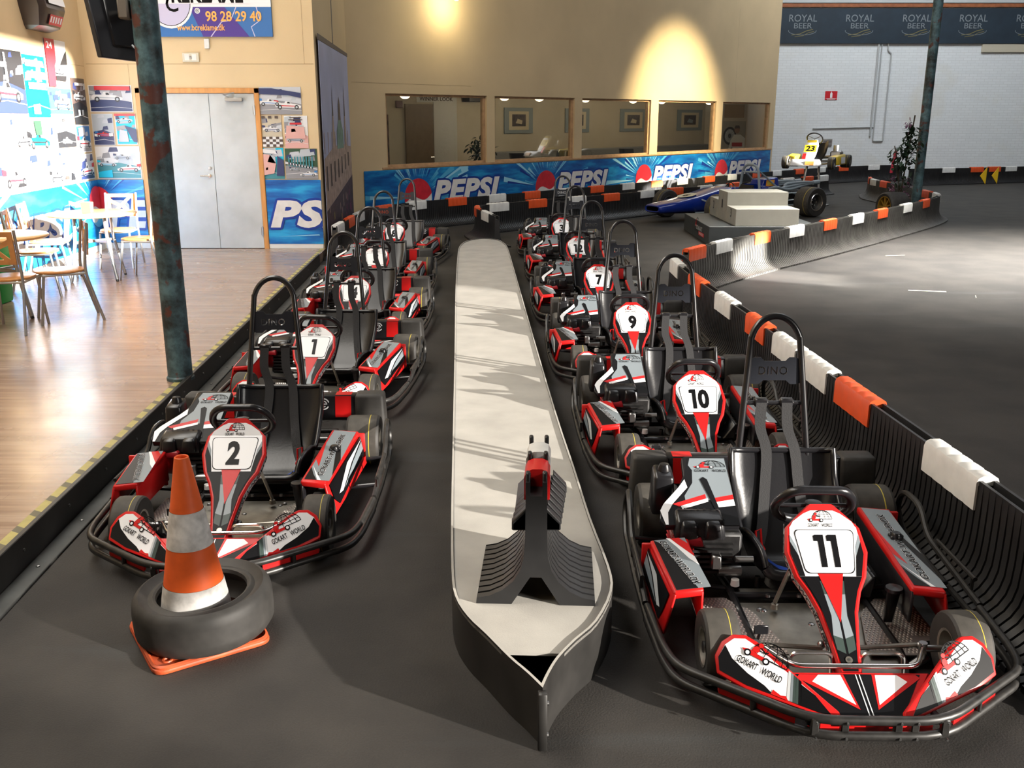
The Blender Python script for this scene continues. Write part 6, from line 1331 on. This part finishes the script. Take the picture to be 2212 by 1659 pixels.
# ------------------------------------------------------------------ light
def area(name, loc, tgt, sx, sy, power, col=(1, 1, 1), spread=180):
    l = bpy.data.lights.new(name, 'AREA'); l.shape = 'RECTANGLE'; l.size = sx; l.size_y = sy; l.energy = power; l.color = col; l.spread = math.radians(spread)
    o = bpy.data.objects.new(name, l); COL.objects.link(o); o.location = loc; o.rotation_euler = (V(tgt)-V(loc)).to_track_quat('-Z', 'Y').to_euler(); return o
s = bpy.data.lights.new('sun', 'SUN'); s.energy = 82; s.angle = math.radians(.7); s.color = (1, .95, .87)
o = bpy.data.objects.new('sun', s); COL.objects.link(o); o.rotation_euler = SUN.to_track_quat('-Z', 'Y').to_euler(); o.location = (0, 0, 14)
# added fill lights under the hall roof and over the cafe corner
area('roof_fill', (8, 12.5, CZ-.3), (8, 12.5, 0), 7, 2.4, 1900, (1, .96, .90), 45)  # narrow beam for the floor's bright band, under an assumed skylight
area('roof_fill', (5, 14, CZ-.3), (4, 16, 0), 9, 12, 620, (.95, .97, 1))
area('roof_fill', (11, 25, CZ-.3), (12, 30.6, 2), 9, 4, 1400, (.9, .95, 1))
area('cafe_fill', (-3.6, 6, CZ-4), (-3.6, 7, 0), 2.5, 11, 720, (1, .95, .87))  # broad added fill for laminate and left row; no strip lamp known
area('foreground_fill', (9.5, -3.8, 4.6), (.6, 4.0, .3), 2.6, 2.6, 480, (1, .96, .90))  # added soft fill from front right; no gate stands there
l = bpy.data.lights.new('lamp_spot', 'SPOT'); l.energy = 7000; l.spot_size = math.radians(47); l.spot_blend = 1.; l.color = (1, .86, .55); l.shadow_soft_size = .1
o = bpy.data.objects.new('lamp_spot', l); COL.objects.link(o); o.location = W(9.2, 5.6, 5.0); o.rotation_euler = (W(9.5, 1.6, 0)-o.location).to_track_quat('-Z', 'Y').to_euler()
l = bpy.data.lights.new('wall_lamp_glow', 'POINT'); l.energy = 30; l.color = (1, .86, .55); l.shadow_soft_size = .06
o = bpy.data.objects.new('wall_lamp_glow', l); COL.objects.link(o); o.location = W(1.8, 3.74, .45)
wd = bpy.data.worlds.new('sky'); SC.world = wd; wd.use_nodes = True
wd.node_tree.nodes['Background'].inputs['Color'].default_value = (.55, .7, 1, 1); wd.node_tree.nodes['Background'].inputs['Strength'].default_value = .6

# ------------------------------------------------------------------ camera
cam = bpy.data.cameras.new('camera'); cam.sensor_width = 36; cam.lens = 2050/2212*36; cam.clip_end = 200
co = bpy.data.objects.new('camera', cam); COL.objects.link(co); co.location = (0, 0, 1.85); co.rotation_euler = (PI/2-math.atan(574.5/2050), 0, 0); SC.camera = co
vs = SC.view_settings; vs.view_transform = 'Standard'; vs.look = 'None'; vs.gamma = 1; vs.exposure = 0; vs.use_curve_mapping = False
cy_ = SC.cycles; cy_.use_denoising = True; cy_.max_bounces = 6; cy_.diffuse_bounces = 3; cy_.glossy_bounces = 3; cy_.transmission_bounces = 4; cy_.transparent_max_bounces = 8
cy_.caustics_reflective = False; cy_.caustics_refractive = False; cy_.sample_clamp_indirect = 4.
